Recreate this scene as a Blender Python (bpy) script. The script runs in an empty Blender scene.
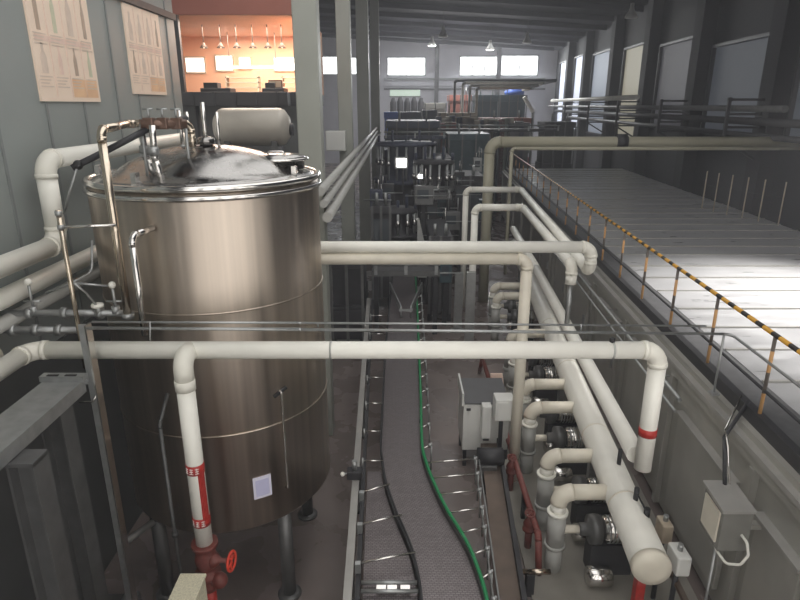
import bpy, bmesh, math, random
from mathutils import Vector as V, Matrix
random.seed(11)
scene = bpy.context.scene
COL = scene.collection
H = 5.96
PITCH = math.radians(18)
cp, sp = math.cos(PITCH), math.sin(PITCH)


def ray(u, v):
    a, b = (u - 400) / 600, (300 - v) / 600
    return V((a, cp + b * sp, -sp + b * cp))


def P(u, v, Y):
    """point of the place seen at (u, v) that stands Y metres down the hall"""
    d = ray(u, v)
    return V((0, 0, H)) + d * (Y / d.y)


def PZ(u, v, z):
    """point of the place seen at (u, v) at height z"""
    d = ray(u, v)
    return V((0, 0, H)) + d * ((z - H) / d.z)


# ------------------------------------------------------------------ materials
def rgb(r, g, b):
    f = lambda c: (c / 255 / 12.92) if c / 255 <= .04045 else ((c / 255 + .055) / 1.055) ** 2.4
    return (f(r), f(g), f(b), 1)


def mat(name, col, rough=.5, metal=0, var=.12, scale=6, stretch=(1, 1, 1), bump=0, rvar=0, spec=.5, emit=None, es=0, detail=4):
    m = bpy.data.materials.new(name)
    m.use_nodes = True
    nt = m.node_tree
    N, L = nt.nodes, nt.links
    b = N['Principled BSDF']
    b.inputs['Roughness'].default_value = rough
    b.inputs['Metallic'].default_value = metal
    b.inputs['Specular IOR Level'].default_value = spec
    tc = N.new('ShaderNodeTexCoord')
    mp = N.new('ShaderNodeMapping')
    mp.inputs['Scale'].default_value = stretch
    nz = N.new('ShaderNodeTexNoise')
    nz.inputs['Scale'].default_value = scale
    nz.inputs['Detail'].default_value = detail
    L.new(tc.outputs['Object'], mp.inputs[0])
    L.new(mp.outputs[0], nz.inputs['Vector'])
    mx = N.new('ShaderNodeMix')
    mx.data_type = 'RGBA'
    mx.inputs['A'].default_value = tuple(max(0, c * (1 - 2 * var)) for c in col[:3]) + (1,)
    mx.inputs['B'].default_value = tuple(min(1, c * (1 + 2 * var)) for c in col[:3]) + (1,)
    L.new(nz.outputs['Fac'], mx.inputs['Factor'])
    L.new(mx.outputs['Result'], b.inputs['Base Color'])
    if rvar:
        mr = N.new('ShaderNodeMapRange')
        mr.inputs['From Min'].default_value = .3
        mr.inputs['From Max'].default_value = .7
        mr.inputs['To Min'].default_value = max(.03, rough - rvar)
        mr.inputs['To Max'].default_value = min(1, rough + rvar)
        L.new(nz.outputs['Fac'], mr.inputs['Value'])
        L.new(mr.outputs[0], b.inputs['Roughness'])
    if bump:
        bp = N.new('ShaderNodeBump')
        bp.inputs['Strength'].default_value = bump
        bp.inputs['Distance'].default_value = .02
        L.new(nz.outputs['Fac'], bp.inputs['Height'])
        L.new(bp.outputs[0], b.inputs['Normal'])
    if emit:
        b.inputs['Emission Color'].default_value = emit
        b.inputs['Emission Strength'].default_value = es
    return m


def uvmat(name, build, rough=.5, metal=0):
    m = bpy.data.materials.new(name)
    m.use_nodes = True
    nt = m.node_tree
    b = nt.nodes['Principled BSDF']
    b.inputs['Roughness'].default_value = rough
    b.inputs['Metallic'].default_value = metal
    uv = nt.nodes.new('ShaderNodeTexCoord').outputs['UV']
    build(nt, uv, b)
    return m


def stripes(period, ca, cb, duty=.5, axis=0):
    def f(nt, uv, b):
        N, L = nt.nodes, nt.links
        s = N.new('ShaderNodeSeparateXYZ')
        L.new(uv, s.inputs[0])
        d = N.new('ShaderNodeMath'); d.operation = 'DIVIDE'; d.inputs[1].default_value = period
        L.new(s.outputs[axis], d.inputs[0])
        fr = N.new('ShaderNodeMath'); fr.operation = 'FRACT'
        L.new(d.outputs[0], fr.inputs[0])
        lt = N.new('ShaderNodeMath'); lt.operation = 'LESS_THAN'; lt.inputs[1].default_value = duty
        L.new(fr.outputs[0], lt.inputs[0])
        mx = N.new('ShaderNodeMix'); mx.data_type = 'RGBA'
        mx.inputs['A'].default_value = ca
        mx.inputs['B'].default_value = cb
        L.new(lt.outputs[0], mx.inputs['Factor'])
        L.new(mx.outputs['Result'], b.inputs['Base Color'])
    return f


def chain(nt, uv, b):
    """flat-top chain: slats across, fine ribs along"""
    N, L = nt.nodes, nt.links
    br = N.new('ShaderNodeTexBrick')
    br.inputs['Scale'].default_value = 1
    br.inputs['Brick Width'].default_value = .05
    br.inputs['Row Height'].default_value = .025
    br.inputs['Mortar Size'].default_value = .003
    br.inputs['Color1'].default_value = rgb(128, 120, 121)
    br.inputs['Color2'].default_value = rgb(142, 134, 135)
    br.inputs['Mortar'].default_value = rgb(84, 79, 80)
    L.new(uv, br.inputs['Vector'])
    L.new(br.outputs['Color'], b.inputs['Base Color'])
    bp = N.new('ShaderNodeBump')
    bp.inputs['Strength'].default_value = .5
    bp.inputs['Distance'].default_value = .01
    bp.invert = True
    L.new(br.outputs['Fac'], bp.inputs['Height'])
    L.new(bp.outputs[0], b.inputs['Normal'])


M = {
    'floor': mat('wet_floor', rgb(122, 111, 107), .28, 0, .25, 1.2, bump=.05, rvar=.2),
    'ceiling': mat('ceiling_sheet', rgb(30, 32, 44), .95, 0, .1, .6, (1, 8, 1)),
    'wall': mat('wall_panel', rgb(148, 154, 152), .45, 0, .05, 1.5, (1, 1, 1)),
    'wall_dark': mat('dark_wall_and_shade', rgb(84, 86, 86), .6, 0, .15, 2),
    'wall_far': mat('far_wall', rgb(205, 205, 212), .7, 0, .06, 1),
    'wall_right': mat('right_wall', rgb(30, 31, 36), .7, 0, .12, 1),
    'seam': mat('seam_grey', rgb(132, 136, 135), .6),
    'brown': mat('brown_trim', rgb(112, 98, 92), .6),
    'steel': mat('tank_steel', (.54, .465, .395, 1), .37, 1, .20, 6, (1.6, 1.6, .02), 0, .05, detail=2),
    'dome': mat('dome_steel', (.36, .35, .34, 1), .24, 1, .15, 6, bump=.04, rvar=.1),
    'brownsteel': mat('brown_steel', rgb(120, 96, 84), .4, .6, .2, 9),
    'vessel': mat('vessel_steel', rgb(190, 184, 174), .5, .25, .08, 4),
    'chrome': mat('polished_steel', (.75, .73, .70, 1), .16, 1, .08, 8),
    'brass': mat('warm_steel', (.66, .57, .46, 1), .22, 1, .12, 8),
    'galv': mat('galvanised', (.42, .43, .43, 1), .42, .75, .15, 10),
    'white': mat('white_insulation', rgb(242, 240, 231), .42, 0, .06, 4),
    'white2': mat('white_insulation_joint', rgb(234, 231, 220), .45, 0, .08, 6),
    'cream': mat('cream_paint', rgb(228, 221, 205), .45, 0, .08, 5),
    'greypipe': mat('grey_pipe', rgb(176, 176, 172), .45, 0, .10, 5),
    'beige': mat('beige_pipe', rgb(170, 166, 146), .5, 0, .06, 3),
    'speckle': mat('speckled_beige', rgb(214, 207, 182), .6, 0, .25, 60, bump=.1),
    'column': mat('column_paint', rgb(160, 162, 154), .5, 0, .06, 2),
    'dark': mat('dark_steel', rgb(54, 54, 57), .55, .1, .2, 5),
    'darker': mat('black_rubber', rgb(34, 34, 36), .6, 0, .2, 8),
    'mid': mat('mid_steel', rgb(108, 108, 108), .45, .5, .15, 6),
    'machine': mat('machine_steel', rgb(76, 76, 82), .5, .2, .15, 3),
    'cab': mat('cabinet_paint', rgb(226, 226, 222), .45, 0, .04, 4),
    'cabtop': mat('cabinet_top', rgb(92, 92, 94), .5, 0, .1, 6),
    'past': mat('tunnel_steel', rgb(168, 166, 159), .42, .25, .14, 1.6, (1, 1, .6), .02, .08),
    'pastdoor': mat('tunnel_door_steel', rgb(178, 176, 169), .38, .25, .12, 2),
    'roof': mat('tunnel_roof', rgb(188, 188, 190), .36, .25, .10, 2.2, (.6, 2, 1), .03, .1),
    'walk': mat('walkway', rgb(108, 108, 110), .5, .4, .15, 8),
    'kerb': mat('kerb_dark', rgb(66, 66, 68), .5, .4, .12, 5),
    'boxgrey': mat('box_grey', rgb(132, 131, 126), .5, .1, .08, 5),
    'concrete': mat('worn_concrete', rgb(134, 130, 122), .5, 0, .2, 2.5, rvar=.15),
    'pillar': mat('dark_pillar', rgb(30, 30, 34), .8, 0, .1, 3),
    'ledge': mat('ledge_light', rgb(176, 174, 170), .4, .4, .1, 4),
    'red': mat('red_paint', rgb(178, 52, 46), .45, 0, .18, 14),
    'rust': mat('red_valve', rgb(118, 62, 55), .5, 0, .25, 18),
    'orange': mat('orange_wheel', rgb(222, 70, 50), .45, 0, .1, 9),
    'mark': mat('white_mark', rgb(238, 226, 222), .6),
    'green': mat('green_guide', rgb(30, 140, 84), .4, 0, .1, 6),
    'paper': mat('paper', rgb(232, 230, 248), .7, 0, .03, 5),
    'paperprint': mat('paper_print', rgb(205, 204, 236), .7, 0, .05, 8),
    'poster': mat('poster_sheet', rgb(250, 226, 206), .5, 0, .04, 3),
    'p_grey': mat('print_grey', rgb(224, 204, 188), .6),
    'p_dark': mat('print_dark', rgb(188, 166, 148), .6),
    'p_green': mat('print_green', rgb(208, 206, 180), .6),
    'p_pink': mat('print_pink', rgb(246, 208, 192), .6),
    'p_orange': mat('print_orange', rgb(248, 196, 156), .6),
    'mirror_room': mat('reflected_orange', rgb(228, 178, 146), .7, 0, .08, 1.2),
    'reflected_top': mat('reflected_brown', rgb(150, 92, 78), .6, 0, .1, 1),
    'teal': mat('dark_teal', rgb(60, 84, 92), .5, .2, .15, 4),
    'blue': mat('blue_plastic', rgb(84, 120, 214), .5, 0, .12, 6),
    'navy': mat('navy_panel', rgb(66, 72, 92), .5, .1, .2, 5),
    'redbrown': mat('red_brown', rgb(176, 112, 100), .55, 0, .15, 6),
    'tan': mat('tan_board', rgb(190, 176, 156), .7, 0, .15, 6),
    'wood': mat('brown_tray', rgb(112, 98, 88), .6, .2, .22, 4),
    'glass': mat('dark_glass', rgb(70, 78, 84), .08, 0, .08, 2, spec=.8),
    'lamp': mat('lamp_glow', (1, 1, 1, 1), .5, emit=(1, .98, .95, 1), es=6),
    'tube': mat('tube_glow', (1, 1, 1, 1), .5, emit=(1, .85, .6, 1), es=5),
    'day': mat('daylight_pane', (1, 1, 1, 1), .4, emit=(.95, .98, 1, 1), es=2.6),
    'dayw': mat('reflected_pane', (1, 1, 1, 1), .4, emit=(1, .97, .9, 1), es=2.0),
    'dayg': mat('green_pane', (.5, .6, .5, 1), .4, emit=(.65, .8, .68, 1), es=.55),
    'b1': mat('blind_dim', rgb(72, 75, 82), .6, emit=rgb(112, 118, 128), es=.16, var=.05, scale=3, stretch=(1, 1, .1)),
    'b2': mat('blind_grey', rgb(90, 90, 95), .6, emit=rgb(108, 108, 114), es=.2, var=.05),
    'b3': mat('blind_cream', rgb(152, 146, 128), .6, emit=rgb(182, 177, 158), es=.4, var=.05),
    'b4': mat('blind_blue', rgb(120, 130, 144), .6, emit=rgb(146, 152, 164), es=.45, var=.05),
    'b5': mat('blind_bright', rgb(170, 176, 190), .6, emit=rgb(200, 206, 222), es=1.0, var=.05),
}
M['rail'] = uvmat('striped_rail', stripes(.34, rgb(38, 34, 32), rgb(222, 166, 56), .55), .45)
M['post'] = uvmat('striped_post', stripes(.5, rgb(92, 84, 78), rgb(206, 158, 104), .5), .5)
M['belt'] = uvmat('chain_belt', chain, .38, .55)

# ------------------------------------------------------------------ mesh helper
ORI = {}


class MB:
    def __init__(s):
        s.bm = bmesh.new()
        s.uv = s.bm.loops.layers.uv.new('UVMap')

    def box(s, lo, hi, rz=0, pivot=None):
        lo, hi = V(lo), V(hi)
        c = (lo + hi) / 2 if pivot is None else V(pivot)
        R = Matrix.Rotation(rz, 3, 'Z')
        vs = []
        for z in (lo.z, hi.z):
            for x, y in ((lo.x, lo.y), (hi.x, lo.y), (hi.x, hi.y), (lo.x, hi.y)):
                vs.append(s.bm.verts.new(R @ (V((x, y, z)) - c) + c))
        for f in ((3, 2, 1, 0), (4, 5, 6, 7), (0, 1, 5, 4), (1, 2, 6, 5), (2, 3, 7, 6), (3, 0, 4, 7)):
            s.bm.faces.new([vs[i] for i in f])
        return s

    def hexa(s, pts):
        """eight corners: four below, four above, same winding"""
        vs = [s.bm.verts.new(V(p)) for p in pts]
        for f in ((3, 2, 1, 0), (4, 5, 6, 7), (0, 1, 5, 4), (1, 2, 6, 5), (2, 3, 7, 6), (3, 0, 4, 7)):
            s.bm.faces.new([vs[i] for i in f])
        return s

    def bar(s, a, b, w, h):
        """rectangular bar from a to b, w wide (level), h tall"""
        a, b = V(a), V(b)
        d = (b - a).normalized()
        side = d.cross(V((0, 0, 1)))
        if side.length < 1e-3:
            side = V((1, 0, 0))
        side.normalize()
        up = side.cross(d).normalized()
        q = lambda p, i, j: p + side * (w / 2 * i) + up * (h / 2 * j)
        return s.hexa([q(a, -1, -1), q(a, 1, -1), q(b, 1, -1), q(b, -1, -1), q(a, -1, 1), q(a, 1, 1), q(b, 1, 1), q(b, -1, 1)])

    def sweep(s, pts, r, seg=14, caps=True, radii=None):
        pts = [V(p) for p in pts]
        n = len(pts)
        tang = []
        for i in range(n):
            a = pts[max(0, i - 1)]
            b = pts[min(n - 1, i + 1)]
            tang.append((b - a).normalized())
        ref = V((0, 0, 1)) if abs(tang[0].z) < .9 else V((1, 0, 0))
        nrm = tang[0].cross(ref).normalized()
        rings, ls, L = [], [], 0
        for i in range(n):
            nrm = (nrm - tang[i] * nrm.dot(tang[i])).normalized()
            bi = tang[i].cross(nrm)
            rr = radii[i] if radii else r
            rings.append([s.bm.verts.new(pts[i] + (nrm * math.cos(2 * math.pi * k / seg) + bi * math.sin(2 * math.pi * k / seg)) * rr) for k in range(seg)])
            if i:
                L += (pts[i] - pts[i - 1]).length
            ls.append(L)
        for i in range(n - 1):
            for k in range(seg):
                k2 = (k + 1) % seg
                f = s.bm.faces.new((rings[i][k], rings[i][k2], rings[i + 1][k2], rings[i + 1][k]))
                f.smooth = True
                for lp, uv in zip(f.loops, ((ls[i], k / seg), (ls[i], (k + 1) / seg), (ls[i + 1], (k + 1) / seg), (ls[i + 1], k / seg))):
                    lp[s.uv].uv = uv
        if caps:
            s.bm.faces.new(list(reversed(rings[0])))
            s.bm.faces.new(rings[-1])
        return s

    def cyl(s, a, b, r, seg=14):
        return s.sweep([a, b], r, seg)

    def tube(s, pts, r, R=.1, seg=12):
        return s.sweep(fillet(pts, R), r, seg)

    def lathe(s, prof, o, axis=(0, 0, 1), seg=32):
        axis = V(axis).normalized()
        ref = V((1, 0, 0)) if abs(axis.x) < .9 else V((0, 1, 0))
        a = axis.cross(ref).normalized()
        b = axis.cross(a)
        rings = []
        for r, z in prof:
            c = V(o) + axis * z
            if r < 1e-5:
                rings.append([s.bm.verts.new(c)])
            else:
                rings.append([s.bm.verts.new(c + (a * math.cos(2 * math.pi * k / seg) + b * math.sin(2 * math.pi * k / seg)) * r) for k in range(seg)])
        for i in range(len(rings) - 1):
            p, q = rings[i], rings[i + 1]
            for k in range(seg):
                k2 = (k + 1) % seg
                vs = [p[k % len(p)], p[k2 % len(p)], q[k2 % len(q)], q[k % len(q)]]
                u = []
                for w in vs:
                    if w not in u:
                        u.append(w)
                if len(u) > 2:
                    f = s.bm.faces.new(u)
                    f.smooth = True
        for e, rev in ((rings[0], True), (rings[-1], False)):
            if len(e) > 2:
                s.bm.faces.new(list(reversed(e)) if rev else e)
        return s

    def torus(s, c, R, r, axis=(0, 0, 1), seg=48, s2=8, squash=1):
        axis = V(axis).normalized()
        ref = V((1, 0, 0)) if abs(axis.x) < .9 else V((0, 1, 0))
        a = axis.cross(ref).normalized()
        b = axis.cross(a)
        c = V(c)
        g = []
        for i in range(seg):
            t = 2 * math.pi * i / seg
            d = a * math.cos(t) + b * math.sin(t)
            g.append([s.bm.verts.new(c + d * (R + r * math.cos(2 * math.pi * j / s2)) + axis * (r * squash * math.sin(2 * math.pi * j / s2))) for j in range(s2)])
        for i in range(seg):
            for j in range(s2):
                f = s.bm.faces.new((g[i][j], g[(i + 1) % seg][j], g[(i + 1) % seg][(j + 1) % s2], g[i][(j + 1) % s2]))
                f.smooth = True
        return s

    def ball(s, c, r, sz=1):
        n = 8
        return s.lathe([(r * math.sin(math.pi * i / n) if 0 < i < n else 0, -r * sz * math.cos(math.pi * i / n)) for i in range(n + 1)], c, seg=14)

    def strip(s, left, right, z0, z1):
        """thick ribbon following two plan curves; UV: across, along in metres"""
        n = len(left)
        T = [[s.bm.verts.new((p[0], p[1], z)) for p in side] for z in (z1, z0) for side in (left, right)]
        L = 0
        for i in range(n - 1):
            d = (V(left[i + 1]) - V(left[i])).length
            w0 = (V(right[i]) - V(left[i])).length
            f = s.bm.faces.new((T[0][i], T[1][i], T[1][i + 1], T[0][i + 1]))
            for lp, uv in zip(f.loops, ((0, L), (w0, L), (w0, L + d), (0, L + d))):
                lp[s.uv].uv = uv
            s.bm.faces.new((T[2][i + 1], T[3][i + 1], T[3][i], T[2][i]))
            s.bm.faces.new((T[0][i + 1], T[2][i + 1], T[2][i], T[0][i]))
            s.bm.faces.new((T[1][i], T[3][i], T[3][i + 1], T[1][i + 1]))
            L += d
        s.bm.faces.new((T[0][0], T[2][0], T[3][0], T[1][0]))
        s.bm.faces.new((T[1][-1], T[3][-1], T[2][-1], T[0][-1]))
        return s

    def build(s, name, m, parent=None, bevel=0):
        bm = s.bm
        bmesh.ops.recalc_face_normals(bm, faces=bm.faces)
        co = [v.co for v in bm.verts]
        if parent is None:
            o = V(((min(c.x for c in co) + max(c.x for c in co)) / 2, (min(c.y for c in co) + max(c.y for c in co)) / 2, min(c.z for c in co)))
        else:
            o = ORI[parent.name]
        for v in bm.verts:
            v.co -= o
        me = bpy.data.meshes.new(name)
        bm.to_mesh(me)
        bm.free()
        ob = bpy.data.objects.new(name, me)
        COL.objects.link(ob)
        me.materials.append(M[m])
        if parent is None:
            ob.location = o
        else:
            ob.parent = parent
        ORI[ob.name] = o
        if bevel:
            b = ob.modifiers.new('Bevel', 'BEVEL')
            b.width = bevel
            b.segments = 2
            b.limit_method = 'ANGLE'
        return ob


def fillet(pts, R, n=7):
    pts = [V(p) for p in pts]
    out = [pts[0]]
    for i in range(1, len(pts) - 1):
        arc = corner(pts[i - 1], pts[i], pts[i + 1], R, n)
        out += arc
    out.append(pts[-1])
    return out


def corner(a, p, b, R, n=7):
    d0, d1 = (p - a).normalized(), (b - p).normalized()
    ang = d0.angle(d1)
    if ang < .02:
        return [p]
    t = min(R * math.tan(ang / 2), (p - a).length * .49, (b - p).length * .49)
    s0, s1 = p - d0 * t, p + d1 * t
    rr = t / math.tan(ang / 2)
    nrm = (d1 - d0 * d0.dot(d1)).normalized()
    c = s0 + nrm * rr
    return [c + (-nrm * math.cos(ang * k / n) + d0 * math.sin(ang * k / n)) * rr for k in range(n + 1)]


def tag(o, label, cat, group=None, kind=None):
    o['label'] = label
    o['category'] = cat
    if group:
        o['group'] = group
    if kind:
        o['kind'] = kind
    return o


def thing(name, label, cat, loc=(0, 0, 0), group=None):
    o = bpy.data.objects.new(name, None)
    o.empty_display_size = .1
    COL.objects.link(o)
    o.location = loc
    ORI[o.name] = V(loc)
    return tag(o, label, cat, group)


def struct(name, mb, m, label=None, cat=None, bevel=0):
    o = mb.build(name, m, None, bevel)
    o['kind'] = 'structure'
    if label:
        o['label'] = label
    if cat:
        o['category'] = cat
    return o


def pipe(name, label, pts, r, R, m='white', m2='white2', group=None, cat='pipe', seg=18, joints=True):
    """a pipe run: straight sections and elbows as parts"""
    pts = [V(p) for p in pts]
    low = min(pts, key=lambda p: p.z)
    root = thing(name, label, cat, (low.x, low.y, low.z), group)
    start = pts[0]
    for i in range(1, len(pts)):
        if i < len(pts) - 1:
            arc = corner(pts[i - 1], pts[i], pts[i + 1], R, 8)
            MB().cyl(start, arc[0], r, seg).build('pipe_section', m, root)
            start = arc[-1]
            if len(arc) < 2:
                continue
            e = MB().sweep(arc, r * 1.05, seg)
            if joints:
                for k, s in ((0, 1), (-1, -1)):
                    d = (arc[1] - arc[0]).normalized() if k == 0 else (arc[-2] - arc[-1]).normalized()
                    e.cyl(arc[k] - d * .015, arc[k] + d * .03, r * 1.11, seg)
            e.build('elbow', m2, root)
        else:
            MB().cyl(start, pts[i], r, seg).build('pipe_section', m, root)
    return root


def ring(c, r, w, axis=(0, 0, 1), seg=20):
    a = V(axis).normalized()
    return MB().cyl(V(c) - a * w / 2, V(c) + a * w / 2, r, seg)


def rope(a, b, sag, n=10):
    a, b = V(a), V(b)
    return [a.lerp(b, t / n) - V((0, 0, sag * 4 * (t / n) * (1 - t / n))) for t in range(n + 1)]


# ------------------------------------------------------------------ the setting
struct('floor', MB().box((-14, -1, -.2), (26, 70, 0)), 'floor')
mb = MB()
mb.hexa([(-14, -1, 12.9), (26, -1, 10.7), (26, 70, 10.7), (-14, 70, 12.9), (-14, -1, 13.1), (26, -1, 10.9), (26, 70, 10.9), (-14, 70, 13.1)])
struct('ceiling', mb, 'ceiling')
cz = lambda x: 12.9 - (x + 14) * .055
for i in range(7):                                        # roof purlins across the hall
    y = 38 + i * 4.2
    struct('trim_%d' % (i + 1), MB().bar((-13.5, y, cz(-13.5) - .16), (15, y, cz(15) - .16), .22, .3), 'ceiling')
# far wall
WY = 66
struct('wall_back', MB().box((-14, WY, 0), (17, WY + .3, 13)), 'wall_far')
wn = 0
for (u0, v0, u1, v1, mull) in ((388, 58, 425, 75, 1), (460, 57, 497, 75, 2), (501, 56, 538, 75, 1), (317, 57, 341, 74, 0), (350, 58, 356, 74, 0)):
    a, b = P(u0, v1, WY - .05), P(u1, v0, WY - .05)
    wn += 1
    mb = MB()
    for (x0, x1, z0, z1) in ((a.x - .08, b.x + .08, a.z - .1, a.z), (a.x - .08, b.x + .08, b.z, b.z + .1), (a.x - .08, a.x, a.z, b.z), (b.x, b.x + .08, a.z, b.z)):
        mb.box((x0, WY - .12, z0), (x1, WY, z1))
    for k in range(mull):
        x = a.x + (b.x - a.x) * (k + 1) / (mull + 1)
        mb.box((x - .05, WY - .12, a.z), (x + .05, WY, a.z + (b.z - a.z) * .55))
    w = struct('window_%d' % wn, mb, 'seam')
    MB().box((a.x, WY - .06, a.z), (b.x, WY - .02, b.z)).build('window_pane', 'day', w)
a, b = P(390, 96, WY - .1), P(420, 89, WY - .1)
wn += 1
mb = MB()
for z in (a.z - .1, b.z):
    mb.box((a.x - .1, WY - .14, z), (b.x + .1, WY, z + .1))
w = struct('window_%d' % wn, mb, 'seam')
MB().box((a.x, WY - .06, a.z), (b.x, WY - .02, b.z)).build('window_pane', 'dayg', w)
for i, u in enumerate((437, 499)):
    a = P(u, 60, WY - .5)
    struct('pillar_%d' % (i + 1), MB().box((a.x - .2, WY - .6, 0), (a.x + .2, WY - .2, 12.2)), 'kerb')
for i, (v, t) in enumerate(((79, .2), (84, .35), (89, .15))):       # cladding rails on the far wall
    a, b = P(384, v, WY - .2), P(545, v, WY - .2)
    struct('trim_%d' % (i + 10), MB().box((a.x, WY - .3, a.z - t / 2), (b.x, WY - .02, a.z + t / 2)), ('seam', 'wall_far', 'kerb')[i])

# right wall, with tall windows behind blinds
RW = lambda Y, off=0: 10.85 + .076 * Y + off
RA = -math.atan(.076)


def rslab(y0, y1, z0, z1, o0, o1):
    return MB().hexa([(RW(y0, o0), y0, z0), (RW(y0, o1), y0, z0), (RW(y1, o1), y1, z0), (RW(y1, o0), y1, z0),
                      (RW(y0, o0), y0, z1), (RW(y0, o1), y0, z1), (RW(y1, o1), y1, z1), (RW(y1, o0), y1, z1)])


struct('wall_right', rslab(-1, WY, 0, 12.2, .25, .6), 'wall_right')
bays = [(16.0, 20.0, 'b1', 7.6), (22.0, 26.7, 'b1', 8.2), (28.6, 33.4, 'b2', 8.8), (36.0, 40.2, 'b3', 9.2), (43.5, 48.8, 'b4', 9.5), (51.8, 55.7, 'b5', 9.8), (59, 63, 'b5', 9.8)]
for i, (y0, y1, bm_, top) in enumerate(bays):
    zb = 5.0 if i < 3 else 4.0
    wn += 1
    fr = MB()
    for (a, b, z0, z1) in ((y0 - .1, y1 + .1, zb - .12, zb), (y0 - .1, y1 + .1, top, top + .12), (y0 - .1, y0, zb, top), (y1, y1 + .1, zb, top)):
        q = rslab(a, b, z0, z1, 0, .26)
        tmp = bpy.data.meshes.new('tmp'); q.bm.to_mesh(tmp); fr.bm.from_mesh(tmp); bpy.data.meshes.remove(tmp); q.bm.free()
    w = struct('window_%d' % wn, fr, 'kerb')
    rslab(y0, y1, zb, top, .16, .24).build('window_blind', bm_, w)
pn = 3
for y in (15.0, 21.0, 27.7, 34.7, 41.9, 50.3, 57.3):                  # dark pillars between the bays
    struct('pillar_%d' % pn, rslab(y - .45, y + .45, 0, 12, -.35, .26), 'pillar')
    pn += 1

# left wall beside the tank
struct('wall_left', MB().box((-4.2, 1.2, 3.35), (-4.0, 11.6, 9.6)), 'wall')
struct('wall_left_shade', MB().box((-4.2, 1.2, 0), (-3.97, 11.6, 3.35)), 'wall_dark')  # lower wall coloured dark in place of the shade under the pipes
for i, y in enumerate((6.2, 7.12, 7.98, 8.95, 9.7, 11.2)):
    struct('trim_%d' % (i + 20), MB().box((-4.01, y - .018, 3.36), (-3.985, y + .018, 9.5)), 'seam')
struct('trim_30', MB().box((-4.02, 6.2, 7.38), (-3.95, 11.6, 7.48)), 'brown')
# unseen gallery wall behind the viewer, added to put dark bands on the tank
struct('wall_front_blocker', MB().box((-14, -1.2, 0), (-2.5, -1.0, 12.8)), 'wall_dark')
struct('wall_front_blocker_sill', MB().box((-2.5, -1.2, 0), (26, -1.0, 1.0)), 'wall_dark')
for i, (x, ww) in enumerate(((-.75, .5), (1.7, .4), (4.6, .4), (8.2, .5), (12, .5))):
    struct('blocker_pillar_%d' % (i + 1), MB().box((x - ww / 2, -1.25, 1.0), (x + ww / 2, -.95, 12)), 'wall_dark')
# left rear wall and a glass reflection modelled as a solid office
struct('wall_left_rear', MB().box((-11.3, 11.6, 0), (-11, WY, 12.8)), 'wall_right')
OY = 14.0
A0, A1 = P(186, 92, OY), P(291, 15, OY)
AL = A0.x - 2.3
struct('floor_reflection', MB().box((AL - .1, OY - .05, A0.z - .3), (A1.x + .1, OY + 4.3, A0.z)), 'kerb')
struct('ceiling_reflection', MB().box((AL - .1, OY, A1.z), (A1.x + .1, OY + 4.3, A1.z + .12)), 'mirror_room')
mb = MB()
mb.box((A0.x - 2.2, OY - .06, A1.z), (A1.x + .12, OY + .06, A1.z + 1.6))
struct('wall_reflection_fascia', mb, 'reflected_top')
struct('wall_reflection_corner', MB().box((A0.x - 2.2, OY - .06, A0.z), (A0.x, OY + .06, A1.z)), 'kerb')
struct('wall_reflection_rear', MB().box((AL - .1, OY + 4.2, A0.z), (A1.x + .12, OY + 4.35, A1.z + .1)), 'mirror_room')
struct('wall_reflection_left', MB().box((AL - .15, OY + .06, A0.z), (AL - .02, OY + 4.2, A1.z)), 'mirror_room')
struct('wall_reflection_right', MB().box((A1.x + .02, OY + .06, A0.z), (A1.x + .12, OY + 4.2, A1.z)), 'mirror_room')
mb = MB()
struct('wall_reflection_base', MB().box((-6.8, OY + .3, 0), (A1.x, OY + .5, A0.z - .3)), 'wall_dark')
OB = OY + 4.18
for (u0, v0, u1, v1) in ((187, 58, 204, 72), (217, 56, 232, 70), (240, 58, 250, 68), (275, 58, 297, 70)):
    a, b = P(u0, v1, OB), P(u1, v0, OB)
    wn += 1
    mb = MB()
    for (x0, x1, z0, z1) in ((a.x - .03, b.x + .03, a.z - .04, a.z), (a.x - .03, b.x + .03, b.z, b.z + .04), (a.x - .03, a.x, a.z, b.z), (b.x, b.x + .03, a.z, b.z)):
        mb.box((x0, OB - .03, z0), (x1, OB + .03, z1))
    w = struct('window_%d' % wn, mb, 'tan')
    MB().box((a.x, OB - .015, a.z), (b.x, OB + .0, b.z)).build('window_pane', 'dayw', w)
names = ['leftmost', 'second from the left', 'third from the left', 'third from the right', 'second from the right', 'rightmost']
for i, u in enumerate((204, 221, 237, 253, 268, 282)):
    p = P(u, 48, OY + 1.6)
    t = thing('pendant_lamp', 'small dark pendant lamp hanging in the reflected orange room, %s of six' % names[i], 'lamp', (p.x, p.y, p.z), 'pendant lamps of the reflected orange room')
    MB().lathe([(.02, .12), (.035, .08), (.1, 0), (.09, 0), (.02, .08)], p, seg=16).build('lamp_shade', 'wood', t)
    MB().cyl(p + V((0, 0, .1)), (p.x, p.y, A1.z), .012, 8).build('hanging_rod', 'wood', t)
    MB().ball(p + V((0, 0, .03)), .03).build('bulb', 'tube', t)
a, b = P(224, 67.5, OY + 3.2), P(282, 67.5, OY + 3.2)
t = thing('tube_lamp', 'long bright tube lamp across the middle of the reflected orange room', 'lamp', tuple(a))
MB().cyl(a, b, .02, 8).build('tube', 'tube', t)
MB().box((a.x, a.y - .02, a.z + .02), (b.x, a.y + .02, a.z + .06)).build('tube_housing', 'tan', t)
for q in (.1, .9):
    x = a.x + (b.x - a.x) * q
    MB().cyl((x, a.y, a.z + .05), (x, a.y, A1.z), .008, 6).build('hanging_wire', 'wood', t)
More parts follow.
